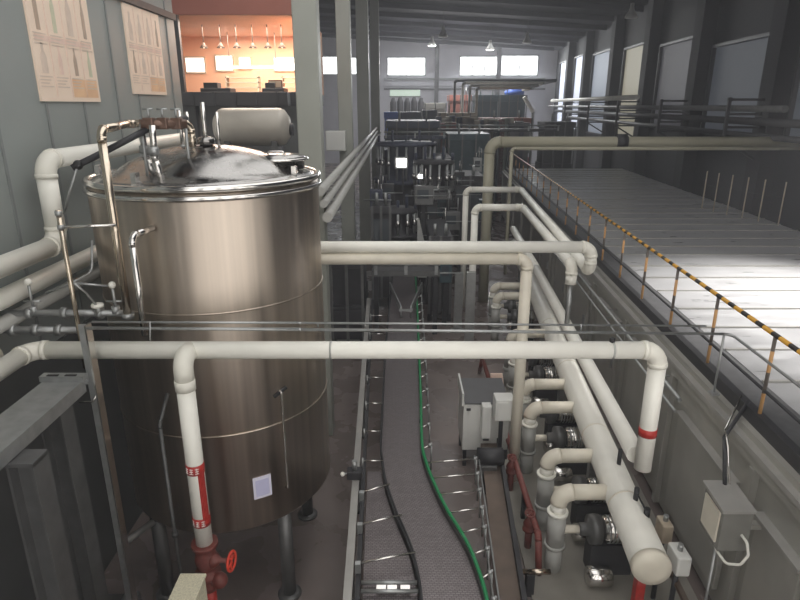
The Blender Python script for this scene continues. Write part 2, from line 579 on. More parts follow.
# desks, monitors and shelf frames inside the reflected orange room
for (u0, v0, u1, dy, lb) in ((200, 88, 230, .5, 'dark console at the left front edge of the reflected orange room'), (262, 88, 284, .5, 'low dark console below the framed screen in the reflected orange room')):
    a, b = P(u0, v0, OY + dy), P(u1, v0, OY + dy)
    t = thing('console_desk', lb, 'desk', ((a.x + b.x) / 2, a.y, A0.z))
    MB().box((a.x, a.y, A0.z), (b.x, a.y + .5, a.z)).build('desk_body', 'kerb', t, .01)
    MB().box((a.x + .05, a.y + .1, a.z), (a.x + (b.x - a.x) * .55, a.y + .4, a.z + .12)).build('raised_panel', 'dark', t, .01)
a, b = P(269, 91, OY + .7), P(282, 80, OY + .7)
t = thing('desk_monitor', 'small dark framed monitor on the right console of the reflected orange room', 'monitor', ((a.x + b.x) / 2, a.y, a.z))
mb = MB()
mb.box((a.x, a.y, a.z + .05), (b.x, a.y + .04, b.z))
mb.build('monitor_case', 'darker', t)
MB().box((a.x + .02, a.y - .005, a.z + .08), (b.x - .02, a.y, b.z - .02)).build('screen', 'tan', t)
MB().box(((a.x + b.x) / 2 - .05, a.y - .05, a.z - .01), ((a.x + b.x) / 2 + .05, a.y + .1, a.z + .05)).build('monitor_base', 'darker', t)
for j, (u0, u1, lb) in enumerate(((226, 258, 'tan open shelf frame at the back of the reflected orange room'), (282, 300, 'tan open shelf frame right of the monitor in the reflected orange room'))):
    a, b = P(u0, 90, OY + 3.4), P(u1, 76, OY + 3.4)
    t = thing('shelf_frame', lb, 'shelf', ((a.x + b.x) / 2, a.y, A0.z))
    for x in (a.x, b.x - .03):
        MB().box((x, a.y, A0.z), (x + .03, a.y + .3, b.z)).build('upright', 'tan', t)
    for k in range(4):
        z = A0.z + .05 + (b.z - A0.z - .1) * k / 3
        MB().box((a.x, a.y, z), (b.x, a.y + .3, z + .025)).build('shelf_board', 'tan', t)

# building columns down the left of the aisle
for i, (u, Y, w) in enumerate(((306.5, 10.2, .38), (344.5, 18.5, .4), (363, 27, .5), (376, 36, .5))):
    x = (-1.46, -1.6, -1.56, -1.4)[i]
    t = MB().box((x - w / 2, Y - w / 2, 0), (x + w / 2, Y + w / 2, 12.2))
    struct('column_%d' % (i + 1), t, 'column', bevel=.02)

# ------------------------------------------------------------------ posters
def poster(y0, y1, z0, z1, label, shades):
    t = thing('wall_poster', label, 'poster', (-3.98, (y0 + y1) / 2, z0), 'warm-lit posters on the grey wall')
    MB().box((-3.999, y0, z0), (-3.975, y1, z1)).build('sheet', 'poster', t)
    w = (y1 - y0) / 4
    X0, X1 = -3.976, -3.971
    for row, (zb, zt) in enumerate(((z0 + .75, z1 - .1), (z0 + .3, z0 + .62))):
        for k in range(4):
            yc = y0 + w * (k + .5)
            hgt = (zt - zb)
            mb = MB()                                          # a printed bottle silhouette
            bw = w * (.11 if shades[row][k] != 'p_grey' else .18)
            prof = [(-bw, 0), (bw, 0), (bw, .55), (bw * .4, .75), (bw * .4, 1), (-bw * .4, 1), (-bw * .4, .75), (-bw, .55)]
            lo = [mb.bm.verts.new((X1, yc + q[0], zb + hgt * q[1])) for q in prof]
            hi = [mb.bm.verts.new((X0, yc + q[0], zb + hgt * q[1])) for q in prof]
            mb.bm.faces.new(lo)
            mb.bm.faces.new(list(reversed(hi)))
            for q in range(8):
                mb.bm.faces.new((lo[q], hi[q], hi[(q + 1) % 8], lo[(q + 1) % 8]))
            mb.build('bottle_picture', shades[row][k], t)
            mb = MB()
            for q in range(4):                                 # unreadable caption lines
                z = zb - .035 - q * .035
                mb.box((X0, yc - w * .38, z - .007), (X1, yc + w * (.36 - .12 * (q % 3)), z + .007))
            mb.build('caption_lines', 'p_grey', t)
    for k in range(1, 4):
        MB().box((X0, y0 + w * k - .004, z0 + .05), (X1 + .001, y0 + w * k + .004, z1 - .03)).build('column_rule', 'p_pink', t)
    MB().box((X0 - .002, y0 + .1 + (y1 - y0) * .45, z0 + .05), (X1 - .002, y1 - .05, z0 + .26)).build('tinted_block', 'p_orange', t)
    MB().box((X0 - .002, y0 + .06, z0 + .64), (X1 - .002, y1 - .06, z0 + .7)).build('heading_band', 'p_pink', t)


poster(7.02, 8.40, 6.0, 7.36, 'large pale poster of product pictures on the grey wall, above the white elbow pipe', [['p_dark', 'p_green', 'p_grey', 'p_dark'], ['p_grey', 'p_pink', 'p_dark', 'p_green']])
poster(9.48, 10.82, 6.12, 7.36, 'pale peach poster on the grey wall, the one nearest the reflected orange room', [['p_grey', 'p_grey', 'p_grey', 'p_dark'], ['p_dark', 'p_grey', 'p_grey', 'p_grey']])

# ------------------------------------------------------------------ big steel tank
TC = V((-2.19, 6.93, 0))
TR, TT, TB = 1.245, 5.17, 1.3
t = thing('storage_tank', 'huge upright brushed steel storage tank with domed lid on the left', 'tank', (TC.x, TC.y, 0))
body = MB().lathe([(.25, TB - .3), (TR - .25, TB - .1), (TR - .05, TB - .03), (TR, TB + .03), (TR, TT - .05), (TR - .02, TT)], TC, seg=96).build('tank_shell', 'steel', t)
mb = MB().lathe([(TR - .03, TT - .02), (TR - .05, TT + .05), (TR - .16, TT + .08), (.98, TT + .10), (.93, TT + .13), (.8, TT + .21), (.6, TT + .29), (.35, TT + .345), (.15, TT + .365), (0, TT + .37)], TC, seg=72)
mb.build('domed_lid', 'dome', t)
mb = MB().torus(TC + V((0, 0, TT + .03)), TR + .0, .035, seg=96).torus(TC + V((0, 0, TT - .06)), TR + .012, .03, seg=96)
mb.build('rim_ring', 'chrome', t)
for z in (3.95, 2.55):
    MB().torus(TC + V((0, 0, z)), TR, .011, seg=96, s2=6).build('weld_seam', 'steel', t)
for k in range(4):
    an = math.pi / 4 + k * math.pi / 2
    p = TC + V((math.cos(an), math.sin(an), 0)) * 1.1
    lg = MB().cyl((p.x, p.y, .03), (p.x, p.y, TB + .02), .085, 18).build('leg', 'mid', t)
    MB().lathe([(.15, 0), (.15, .03), (.09, .05)], (p.x, p.y, 0), seg=18).build('foot_plate', 'mid', lg)
# manway on the lid
mc = TC + V((.80, .12, 0))
mw = MB().lathe([(.29, TT + .1), (.29, TT + .2), (.31, TT + .2), (.31, TT + .23), (.2, TT + .26), (0, TT + .27)], mc, seg=32).build('manway_hatch', 'dome', t)
MB().torus(mc + V((0, 0, TT + .205)), .32, .018, seg=32).build('clamp_ring', 'chrome', mw)
MB().tube([mc + V((-.1, -.1, TT + .24)), mc + V((-.1, -.1, TT + .29)), mc + V((.08, -.1, TT + .29)), mc + V((.08, -.1, TT + .24))], .012, .03, 8).build('hatch_handle', 'chrome', mw)
for (dx, dy, hh, rr) in ((.05, -.1, .52, .022), (.16, .02, .42, .018), (-.2, .1, .42, .02), (-.24, -.02, .44, .02)):
    nz = MB().cyl(TC + V((dx, dy, TT + .3)), TC + V((dx, dy, TT + .3 + hh)), rr, 12).build('nozzle_tube', 'chrome', t)
    MB().lathe([(rr * 2, 0), (rr * 2, .05), (rr, .07)], TC + V((dx, dy, TT + .3)), seg=14).build('nozzle_collar', 'galv', nz)
MB().lathe([(.07, 0), (.07, .1), (.1, .1), (.1, .16), (.05, .18), (0, .18)], TC + V((.05, -.1, TT + .28)), seg=18).build('vent_cap', 'dome', t)
# lifting lugs on the rim
for an in (-.35, -1.9, -2.9, .8):
    d = V((math.cos(an), math.sin(an), 0))
    p = TC + d * (TR - .12) + V((0, 0, TT + .05))
    MB().bar(p, p + V((0, 0, .12)), .05, .1).build('lifting_lug', 'chrome', t)
# sight tube down the right side of the shell
q = P(306, 413, 5.75)
an = -.82
d = V((math.cos(an), math.sin(an), 0)) * (TR + .04)
mb = MB().tube([TC + d * .97 + V((0, 0, 2.95)), TC + d + V((0, 0, 2.95)), TC + d + V((0, 0, 1.7)), TC + d * .97 + V((0, 0, 1.7))], .014, .03, 8)
mb.build('sight_tube', 'chrome', t)
MB().bar(TC + d * .98 + V((-.06, -.05, 2.9)), TC + d * 1.0 + V((.05, .05, 2.98)), .03, .03).build('sight_valve', 'dark', t)
# white sheet taped to the shell
c = P(262, 488, 5.65)
an0 = math.atan2(c.y - TC.y, c.x - TC.x)
c = P(262, 488, TC.y + TR * math.sin(an0))
an0 = math.acos(max(-1, min(1, (c.x - TC.x) / TR))) * -1
hw = .105 / TR


def curved(a0, a1, z0, z1, r0, r1, n=6):
    mb = MB()
    pts = []
    for k in range(n + 1):
        a = a0 + (a1 - a0) * k / n
        pts.append((math.cos(a), math.sin(a)))
    g = [[mb.bm.verts.new((TC.x + c_ * r, TC.y + s_ * r, z)) for (c_, s_) in pts] for (r, z) in ((r1, z0), (r1, z1), (r0, z1), (r0, z0))]
    for i in range(4):
        for k in range(n):
            mb.bm.faces.new((g[i][k], g[i][k + 1], g[(i + 1) % 4][k + 1], g[(i + 1) % 4][k]))
    for k in (0, n):
        mb.bm.faces.new([g[i][k] for i in range(4)])
    return mb


sh = thing('paper_notice', 'white paper notice with pale lilac print taped to the steel tank', 'notice', (c.x, c.y, c.z - .12))
curved(an0 - hw, an0 + hw, c.z - .14, c.z + .14, TR + .001, TR + .006).build('sheet', 'paper', sh)
curved(an0 - hw * .75, an0 + hw * .75, c.z - .11, c.z + .1, TR + .006, TR + .008).build('printed_area', 'paperprint', sh)

# ------------------------------------------------------------------ stainless pipework over the tank
Yp = 5.45
a = P(113, 318, Yp); a.x = P(114, 222, Yp).x; top = P(111, 130, Yp)
over = P(190, 120, 6.75)
t = pipe('steel_riser_pipe', 'tall warm steel pipe rising left of the tank and bending over its lid', [(a.x, a.y, a.z), (a.x, a.y, top.z), (over.x - .45, over.y - .5, top.z + .03), (over.x, over.y, top.z + .02), (over.x, over.y, TT + .33)], .038, .09, 'brass', 'brass')
MB().lathe([(.06, 0), (.06, .05)], a, seg=16).build('flange', 'galv', t)
b = P(145, 335, 5.32); b2 = P(137, 236, 5.32)
t = pipe('hooked_steel_pipe', 'short steel pipe with hooked top against the left side of tank', [(b.x, b.y, b.z), (b.x, b.y, b2.z), (b.x + .05, b.y + .36, b2.z)], .03, .08, 'chrome', 'chrome')
for i, (u0, v0, u1, v1, lb) in enumerate(((152, 125, 163, 186, 'jointed steel feed pipe dropping onto the tank lid, the right of the pair'), (141, 128, 156, 180, 'jointed steel feed pipe dropping onto the tank lid, the left of the pair'))):
    a = P(u0, v0, 6.0 + .12 * i); m1 = P((u0 + u1) / 2 - 3, (v0 + v1) / 2 + 2, 6.0 + .12 * i); e = P(u1, v1, 6.05 + .12 * i)
    e.z = max(e.z, TT + .02)
    t = pipe('steel_feed_pipe', lb, [a, m1, e], .032, .1, 'chrome', 'chrome', 'feed pipes on the tank lid')
    MB().cyl(m1 + V((0, 0, .03)), m1 + V((0, 0, .1)), .05, 14).build('union_joint', 'galv', t)
    MB().lathe([(.07, 0), (.07, .03), (.045, .05)], e, seg=16).build('flange', 'chrome', t)
a, b = P(104, 150, 5.7), P(176, 121, 6.25)
t = pipe('dark_lever_pipe', 'dark slanted pipe crossing above the left edge of tank lid', [P(72, 168, 5.6), P(104, 152, 5.75), P(150, 128, 6.1), P(186, 118, 6.6)], .03, .1, 'dark', 'dark')
MB().ball(P(78, 165, 5.62), .045).build('end_knob', 'darker', t)
a, b = P(140, 124, 6.05), P(186, 124, 6.3)
t = thing('feed_manifold', 'rusty brown manifold with valves above the back-left of tank lid', 'manifold', tuple(a))
MB().cyl(a, b, .045, 14).build('manifold_pipe', 'brownsteel', t)
for q in (.2, .5, .8):
    p = a.lerp(b, q)
    v = MB().box(p - V((.05, .05, .05)), p + V((.05, .05, .06))).build('valve_block', 'brownsteel', t, .01)
    MB().cyl(p + V((0, 0, .05)), p + V((0, 0, .14)), .012, 8).cyl(p + V((-.05, 0, .14)), p + V((.05, 0, .14)), .01, 8).build('valve_lever', 'galv', v)
for q in (.02, .98):
    p = a.lerp(b, q)
    MB().cyl(p, V((p.x, p.y, TT + .1)), .016, 8).build('stand_rod', 'galv', t)

# ------------------------------------------------------------------ main white pipe in front of the tank
MY, MZ = 5.2, P(300, 350, 5.2).z
xl, xr = P(30, 350, MY).x, P(659, 353, MY).x
zb = P(645, 470, MY).z
t = pipe('white_pipe', 'long white pipe crossing the whole view, with red-banded right leg', [(xl, 2.2, MZ), (xl, MY, MZ), (xr, MY, MZ), (xr, MY, zb + .02)], .083, .15)
ring((xr, MY, P(648, 431, MY).z), .087, .085).build('red_band', 'red', t)
lx = P(196, 350, MY - .18).x - .12
mb = MB().sweep(fillet([(lx, MY, MZ), (lx, MY - .22, MZ), (lx, MY - .22, MZ - .22)], .16), .088, 18)
mb.cyl((lx, MY - .22, MZ - .30), (lx, MY - .22, MZ - .2), .093, 18)
mb.build('tee_elbow', 'white2', t)
LY = MY - .22
zl = P(205, 542, LY).z
MB().cyl((lx, LY, zl), (lx, LY, MZ - .2), .083, 18).build('drop_leg', 'white', t)
z1, z2 = P(200, 467, LY).z, P(203, 519, LY).z
for z in (z1, z2):
    bnd = ring((lx, LY, z), .0865, .1).build('red_band', 'red', t)
    mb = MB()
    for k in range(3):                                     # white painted marks on the band
        an = -math.pi / 2 + (-.75 + k * .62)
        c = V((lx + math.cos(an) * .0865, LY + math.sin(an) * .0865, z))
        s_ = V((-math.sin(an), math.cos(an), 0))
        n_ = V((math.cos(an), math.sin(an), 0))
        for (o0, o1) in (((-.016, .022), (.016, .022)), ((-.016, -.002), (.016, -.002)), ((-.018, -.026), (.018, -.026)), ((0, .03), (0, -.026))):
            mb.bar(c + s_ * o0[0] + V((0, 0, o0[1])), c + s_ * o1[0] + V((0, 0, o1[1])) + n_ * .0005, .006, .007)
    mb.build('white_marks', 'mark', bnd)
mb = MB()
for k in range(5):
    an = -math.pi / 2 + .62 + k * .16
    c = V((lx + math.cos(an) * .084, LY + math.sin(an) * .084, 0))
    mb.bar(c + V((0, 0, z2)), c + V((0, 0, z1)), .016, .006)
mb.build('red_stripe', 'red', t)
for u in (331, 612):
    x = P(u, 350, MY).x
    ring((x, MY, MZ), .086, .02, (1, 0, 0)).build('joint_tape', 'greypipe', t)
p = P(612, 343, MY)
MB().cyl((p.x, MY, MZ + .06), (p.x, MY, MZ + .12), .025, 10).build('plug', 'darker', t)

t = thing('gate_valve', 'red-brown gate valve with orange handwheel under the white drop leg', 'valve', (lx, LY, zl - .9))
mb = MB().lathe([(.13, 0), (.13, -.04), (.07, -.05), (.1, -.12), (.115, -.2), (.1, -.28), (.07, -.34), (.13, -.36), (.13, -.4), (.07, -.41)], (lx, LY, zl), seg=24)
mb.build('valve_body', 'rust', t)
MB().lathe([(.07, 0), (.09, .02), (.06, .06), (.025, .1), (.025, .2)], (lx + .06, LY - .02, zl - .2), (1, -.15, .05), seg=18).build('valve_bonnet', 'rust', t)
hc = V((lx + .27, LY - .05, zl - .19))
hw_ = MB().torus(hc, .095, .014, (1, -.15, .05), 28, 8)
for k in range(3):
    an = k * math.pi / 3
    d = V((0, math.cos(an), math.sin(an))) * .095
    hw_.cyl(hc - d, hc + d, .009, 8)
hw_.build('handwheel', 'orange', t)
MB().ball((lx + .13, LY - .06, zl - .42), .085).build('round_cover', 'rust', t)
MB().lathe([(.085, 0), (.1, .06), (.085, .14), (.07, .16)], (lx - .0, LY, zl - .57), seg=20).build('lower_body', 'rust', t)
mb = MB().cyl((lx, LY, .02), (lx, LY, zl - .4), .06, 16)
mb.build('red_pipe', 'red', t)
MB().lathe([(.16, 0), (.16, .04), (.07, .06)], (lx, LY, 0), seg=20).build('floor_flange', 'rust', t)

a, b = PZ(181, 574, 1.95), PZ(205, 574, 1.95)
t = thing('beige_cabinet', 'speckled beige cabinet top at the bottom edge, beside the red valve', 'cabinet', ((a.x + b.x) / 2, a.y - .3, 0))
MB().box((a.x, a.y - .75, .05), (b.x, a.y, 1.92)).build('cabinet_body', 'speckle', t, .01)
MB().box((a.x - .01, a.y - .76, 1.92), (b.x + .01, a.y + .01, 1.95)).build('cabinet_top', 'speckle', t, .006)
MB().box((a.x + .01, a.y - .73, 0), (b.x - .01, a.y - .02, .05)).build('plinth', 'dark', t)

# thin twin conduits crossing in front of the tank to the tunnel roof
def twin(vl, vr, r, label, nm, tail):
    p0, p1 = P(92, vl, 5.25), P(300, vl + (vr - vl) * .3, 5.28)
    p2 = P(*tail, 6.65)
    pts = [p0, p1, p2]
    if nm:
        pts.append(V((p2.x - .2, 2.5, p2.z)))
    return pipe('steel_conduit', label, pts, r, .08, 'galv', 'galv', 'thin conduits across the view', joints=False, seg=10)


t = twin(328, 333, .016, 'thin steel conduit crossing just above the long white pipe, the lower of two', True, (731, 334))
for u in (150, 366, 386):
    pass
t2 = twin(322, 325, .011, 'thin steel conduit crossing above the long white pipe, the upper of two', False, (706, 326))
for u, lo in ((150, 343), (318, 326), (365, 327), (424, 327), (581, 331)):
    Y = 5.25 if u < 300 else 5.28 + (u - 300) / 430 * 1.3
    a, b = P(u, 321 + (u - 92) * .006, Y), P(u, lo + 1, Y)
    MB().cyl(a, b, .009, 8).build('clip_rod', 'galv', t2)
for (u, v0, v1, Y, lb) in ((724, 335, 408, 6.62, 'short steel post holding the conduit bend at the tunnel edge'),):
    a = P(u, v0, Y)
    st = thing('conduit_post', lb, 'post', (a.x, a.y, 2.72))
    MB().cyl((a.x, a.y, 2.62), (a.x, a.y, a.z), .014, 8).build('rod', 'galv', st)
    MB().box((a.x - .05, a.y - .05, 2.6), (a.x + .05, a.y + .05, 2.63)).build('foot_plate', 'galv', st)

# ------------------------------------------------------------------ crossing pipes behind the tank
CY, CZ = 8.6, P(450, 247, 8.6).z
cx = P(592, 247, CY).x
zr = P(590, 271, CY).z
far = P(521, 190, 17.6)
far.z = zr
pipe('white_pipe', 'upper of two white crossing pipes, bending back along the tunnel in a tall arch', [(-3.9, CY, CZ), (cx, CY, CZ), (cx, CY, zr), (far.x, 17.6, zr), (P(466, 190, 17.6).x, 17.6, zr), (P(466, 190, 17.6).x, 17.6, 0)], .085, .14)
lz = P(450, 258.5, CY).z
l2 = P(527, 262, CY).x
pipe('cream_pipe', 'lower cream crossing pipe, turning down beside the white control cabinet', [(-3.9, CY - .02, lz), (l2, CY - .02, lz), (l2, CY - .02, .0)], .085, .14, 'cream', 'cream')
bx = P(570, 268, 8.95)
fb = P(523, 208, 14.4)
bpz = pipe('white_pipe', 'inner white arch pipe running below the taller arch', [(bx.x + .03, 8.95, zr - .3), (bx.x + .03, 8.95, zr), (fb.x, 14.4, zr), (P(475, 208, 14.4).x, 14.4, zr), (P(475, 208, 14.4).x, 14.4, 0)], .085, .14)
MB().cyl((bx.x + .03, 8.95, zb + .1), (bx.x + .03, 8.95, zr - .3), .04, 12).build('drain_tube', 'galv', bpz)
for i, (u, Y, lb) in enumerate(((459, 15.6, 'grey steel stanchion under the tall pipe arch'), (471, 13.9, 'grey steel stanchion under the inner pipe arch'))):
    p = P(u, 280, Y)
    st = thing('pipe_stanchion', lb, 'post', (p.x, Y, 0))
    MB().box((p.x - .11, Y - .06, .02), (p.x + .11, Y + .06, p.z + .2)).build('upright', 'galv', st)
    MB().box((p.x - .18, Y - .14, 0), (p.x + .18, Y + .14, .03)).build('foot_plate', 'galv', st)

# far beige pipe bridge
BY = 18.25
bz = P(600, 142, BY).z
bx0 = P(490, 142, BY).x
t = pipe('beige_pipe', 'thick beige pipe spanning above the tunnel roof to the right wall', [(bx0, BY, 0), (bx0, BY, bz), (RW(BY) - .0, BY, bz)], .155, .3, 'beige', 'beige')
p = P(621, 143, BY)
ring((p.x, BY, bz), .23, .3, (1, 0, 0)).build('flange', 'dark', t)
zz = P(600, 148.5, BY - .4).z
p = P(512, 148.5, BY - .4)
pipe('thin_beige_pipe', 'thin beige pipe running just under the thick beige pipe', [(p.x, BY - .4, 1), (p.x, BY - .4, zz), (RW(BY) - .0, BY - .4, zz)], .05, .1, 'beige', 'beige', joints=False)

# ------------------------------------------------------------------ pipes along the left wall
X1 = -3.66
z0, z1_ = 5.42, P(40, 250, 6.0).z
pipe('white_pipe', 'fat white pipe on the grey wall with elbow below the posters', [(X1, 10.6, z0), (X1, 6.3, z0), (X1, 6.3, z1_), (X1 - .02, 2.0, z1_)], .098, .17)
pipe('white_pipe', 'white pipe along the left wall, just under the elbowed one', [(X1 - .1, 8.4, z1_ - .33), (X1 - .1, 2.0, z1_ - .33)], .095, .1)
cs = pipe('cream_pipe', 'stained cream pipe stub at the left edge, above the grey beam', [(-3.72, 5.05, MZ + .02), (-3.72, 2.0, MZ + .02)], .105, .12, 'cream', 'cream')
for y in (2.4, 4.6):
    MB().box((-3.998, y - .03, MZ - .12), (-3.72, y + .03, MZ - .07)).build('wall_bracket', 'galv', cs)
pipe('grey_pipe', 'dull grey pipe along the wall behind the left-hand steel post', [(-3.78, 9.8, 3.98), (-3.78, 4.8, 3.98)], .07, .1, 'greypipe', 'greypipe')
for i, (v, u1, Y, r, lb, up) in enumerate(((313, 128, 5.5, .034, 'galvanised pipe running level left of the tank, the upper one', 1), (330, 78, 5.42, .036, 'galvanised pipe running level left of the tank, the lower one', 0))):
    a, b = P(-40, v, Y), P(u1, v, Y)
    pts = [V((-4.0, Y, b.z)), V((b.x, Y, b.z))]
    t = pipe('galvanised_pipe', lb, pts, r, .06, 'galv', 'galv', 'galvanised pipes by the tank')
    for q in (.3, .55, .8):
        p = pts[0].lerp(pts[1], q)
        ring(p, r * 1.6, .06, (1, 0, 0)).build('coupling', 'galv', t)
for i, (u, v, h, lb) in enumerate(((112, 285, .3, 'thin steel valve stem with a pale ball top beside the tank'), (28, 282, .35, 'thin steel valve stem with pale top near the left edge'))):
    p = P(u, v, 5.5)
    base = P(u, 313, 5.5)
    t = thing('needle_valve', lb, 'valve', (p.x, 5.5, base.z))
    MB().cyl((p.x, 5.5, base.z + .03), p, .014, 8).build('stem', 'galv', t)
    MB().ball(p, .035).build('ball_top', 'white', t)
    MB().cyl((p.x, 5.5, base.z - .0), (p.x, 5.5, base.z + .07), .04, 12).build('bonnet', 'galv', t)
    MB().cyl((p.x - .08, 5.5, base.z + .12), (p.x + .08, 5.5, base.z + .12), .01, 8).build('lever', 'galv', t)
p = P(98, 309, 5.47)
t = thing('white_handle_valve', 'small valve with flat white handle on the upper galvanised pipe', 'valve', tuple(p))
MB().lathe([(.055, 0), (.06, .02), (.05, .035), (0, .04)], p + V((0, 0, .02)), seg=18).build('handle', 'white', t)
MB().cyl(p - V((0, 0, .05)), p + V((0, 0, .03)), .025, 10).build('valve_body', 'galv', t)
# thin bent tubes around the steel post
for (pts, lb) in (([P(46, 293, 5.4), P(72, 283, 5.35), P(92, 272, 5.6), P(92, 240, 5.7)], 'thin grey tube bending up in front of the left wall'),
                  ([P(74, 283, 5.3), P(108, 286, 5.4)], 'short thin level tube right of the left-hand steel post'),
                  ([P(74, 283, 5.28), P(86, 293, 5.38), P(98, 307, 5.45)], 'thin tube sloping down to the white valve handle'),
                  ([P(78, 165, 5.6), P(70, 190, 5.6), P(64, 214, 5.62)], 'thin wire hanging from the dark slanted pipe')):
    tag(MB().sweep(fillet(pts, .1), .012, 8).build('thin_tube', 'galv'), lb, 'tube', 'thin tubes left of the tank')
a, b = P(60, 210, 5.3), P(84, 370, 5.3)
t = thing('steel_post', 'thin round steel post left of tank, tied to the tall warm pipe', 'post', (a.x, 5.3, 3.5))
x = (a.x + b.x) / 2
MB().cyl((x, 5.3, 3.55), (x, 5.3, a.z), .022, 10).build('post_tube', 'brass', t)
c = P(61, 227, 5.3); e = P(117, 224, Yp - .04)
MB().cyl((x, 5.3, c.z), (e.x, e.y - .03, c.z), .014, 8).build('tie_rod', 'chrome', t)
for z, xx in ((c.z, x), (a.z - .03, x)):
    ring((xx, 5.3, z), .03, .04).build('clamp', 'galv', t)
# stainless angle post holding the conduits
a = P(88, 324, 4.98)
t = thing('angle_post', 'bright stainless angle post standing in front of the tank on the left', 'post', (a.x, 4.98, 0))
x = P(101, 420, 4.98).x
MB().box((x - .05, 4.96, .02), (x + .02, 4.98, a.z)).build('angle_web', 'galv', t)
MB().box((x + .02, 4.93, .02), (x + .035, 5.03, a.z)).build('angle_flange', 'chrome', t)
MB().box((x - .1, 4.88, 0), (x + .1, 5.08, .02)).build('foot_plate', 'galv', t)
MB().tube([(x + .03, 4.95, P(100, 393, 4.95).z), (x - .02, 4.93, P(92, 402, 4.93).z), (x - .14, 4.93, P(80, 402, 4.93).z)], .01, .03, 8).build('hook_rod', 'chrome', t)

# grey beam at lower left on H-columns
t = thing('grey_beam', 'wide grey steel beam running towards the viewer at lower left', 'beam', (-3.03, 3, 3.4))
MB().box((-3.18, .8, 3.590), (-2.83, 4.9, 3.620)).build('top_plate', 'galv', t)
MB().box((-2.86, .8, 3.500), (-2.83, 4.9, 3.590)).build('side_web', 'galv', t)
MB().box((-3.18, .8, 3.500), (-3.15, 4.9, 3.590)).build('side_web', 'galv', t)
mb = MB().box((-3.2, 4.84, 3.620), (-2.81, 4.9, 3.670)).box((-3.2, 4.9, 3.570), (-2.81, 4.93, 3.670))
mb.build('end_plate', 'galv', t)
for x in (-3.09, -2.93):
    MB().box((x - .05, 4.855, 3.670), (x + .05, 4.885, 3.676)).build('slot', 'darker', t)
for (x, y, lb) in ((-2.76, 3.86, 'dull grey H-section column under the near part of the grey beam'), (-3.02, 4.7, 'grey H-section column under the far end of the grey beam')):
    t = thing('support_column', lb, 'column', (x, y, 0))
    w = .1
    top_ = 3.59 if x < -2.83 else 3.47
    MB().box((x - w, y - w, .03), (x - w + .02, y + w, top_)).build('flange', 'mid', t)
    MB().box((x + w - .02, y - w, .03), (x + w, y + w, top_)).build('flange', 'mid', t)
    MB().box((x - w + .02, y - .01, .03), (x + w - .02, y + .01, top_)).build('web', 'mid', t)
    MB().box((x - .16, y - .16, 0), (x + .16, y + .16, .03)).build('base_plate', 'mid', t)
    if x > -2.83:
        MB().box((x - .14, y - .1, 3.46), (x + .1, y + .1, 3.49)).build('cap_plate', 'mid', t)
# low dim pump skid in the shadow left of the tank
t = thing('pump_skid', 'dim pump skid on the floor in the shade left of the tank', 'pump', (-2.6, 5.1, 0))
MB().box((-3.7, 5.25, .0), (-3.0, 5.75, .12)).build('skid_frame', 'dark', t)
MB().cyl((-3.6, 5.5, .4), (-3.2, 5.5, .4), .17, 20).build('motor', 'mid', t)
MB().lathe([(.1, 0), (.2, .02), (.2, .12), (.08, .16)], (-3.2, 5.5, .4), (1, 0, 0), seg=20).build('pump_casing', 'galv', t)
MB().box((-3.6, 5.36, .1), (-3.2, 5.64, .26)).build('motor_mount', 'dark', t)
MB().tube([(-3.1, 5.5, .58), (-3.1, 5.5, 1.3), (-2.9, 5.9, 1.3)], .035, .08, 10).build('outlet_pipe', 'galv', t)
for (x, y, lb) in ((-2.42, 5.36, 'thin dim steel pipe standing in front of the left side of tank'),):
    t = pipe('drain_pipe', lb, [(x, y, 0), (x, y, 2.9), (x + .0, y + .28, 3.1)], .018, .08, 'mid', 'mid', joints=False)
    ring((x, y, 1.57), .035, .05).build('clamp', 'mid', t)

# three pipes along the columns
for i, (u, v, du, r, lb) in enumerate(((320, 196, 0, .07, 'grey pipe along the columns, highest of three'), (320, 208, 0, .06, 'grey pipe along the columns, middle of three'), (321, 221, 0, .08, 'pale grey pipe along the columns, lowest of three'))):
    a = P(u, v, 9.5)
    x0 = -1.12 + .05 * i
    a = V((x0 - .1, 9.2, P(318, v - 7, 9.5).z))
    t = pipe('column_side_pipe', lb, [a, V((x0 - .25, 40, a.z))], r, .1, 'greypipe', 'greypipe', 'pipes beside the columns')
    for y in (10.2, 18.5, 27, 36):
        xx = x0 - .08 - (y - 9.2) * .0055
        MB().box((-1.62 if y < 15 else -1.55, y - .03, a.z - r - .03), (xx + r, y + .03, a.z - r)).build('bracket', 'galv', t)

# stainless vessel on a platform beyond the tank
a, b = P(214, 127, 12.4), P(291, 127, 12.4)
zc = a.z
t = thing('horizontal_vessel', 'horizontal steel vessel on a platform below the reflected orange room', 'vessel', ((a.x + b.x) / 2, 12.4, zc - .6))
MB().lathe([(0, 0), (.2, .03), (.33, .12), (.36, .2), (.36, b.x - a.x - .2), (.33, b.x - a.x - .12), (.2, b.x - a.x - .03), (0, b.x - a.x)], a, (1, 0, 0), seg=40).build('vessel_shell', 'vessel', t)
for q in (.2, .8):
    x = a.x + (b.x - a.x) * q
    MB().box((x - .06, 12.15, zc - .55), (x + .06, 12.65, zc - .25)).build('saddle', 'mid', t)
MB().bar((a.x + .45, 12.06, zc + .06), (b.x - .55, 12.06, zc + .06), .02, .03).build('name_strip', 'dark', t)
MB().lathe([(.12, 0), (.12, .06), (.08, .08)], (b.x - .02, 12.4, zc - .05), (1, 0, 0), seg=20).build('end_flange', 'dark', t)
t = thing('steel_platform', 'steel platform carrying the horizontal vessel behind the tank', 'platform', ((a.x + b.x) / 2, 12.4, 0))
MB().box((a.x - .5, 11.7, zc - .63), (b.x + .1, 13.1, zc - .55)).build('deck', 'dark', t)
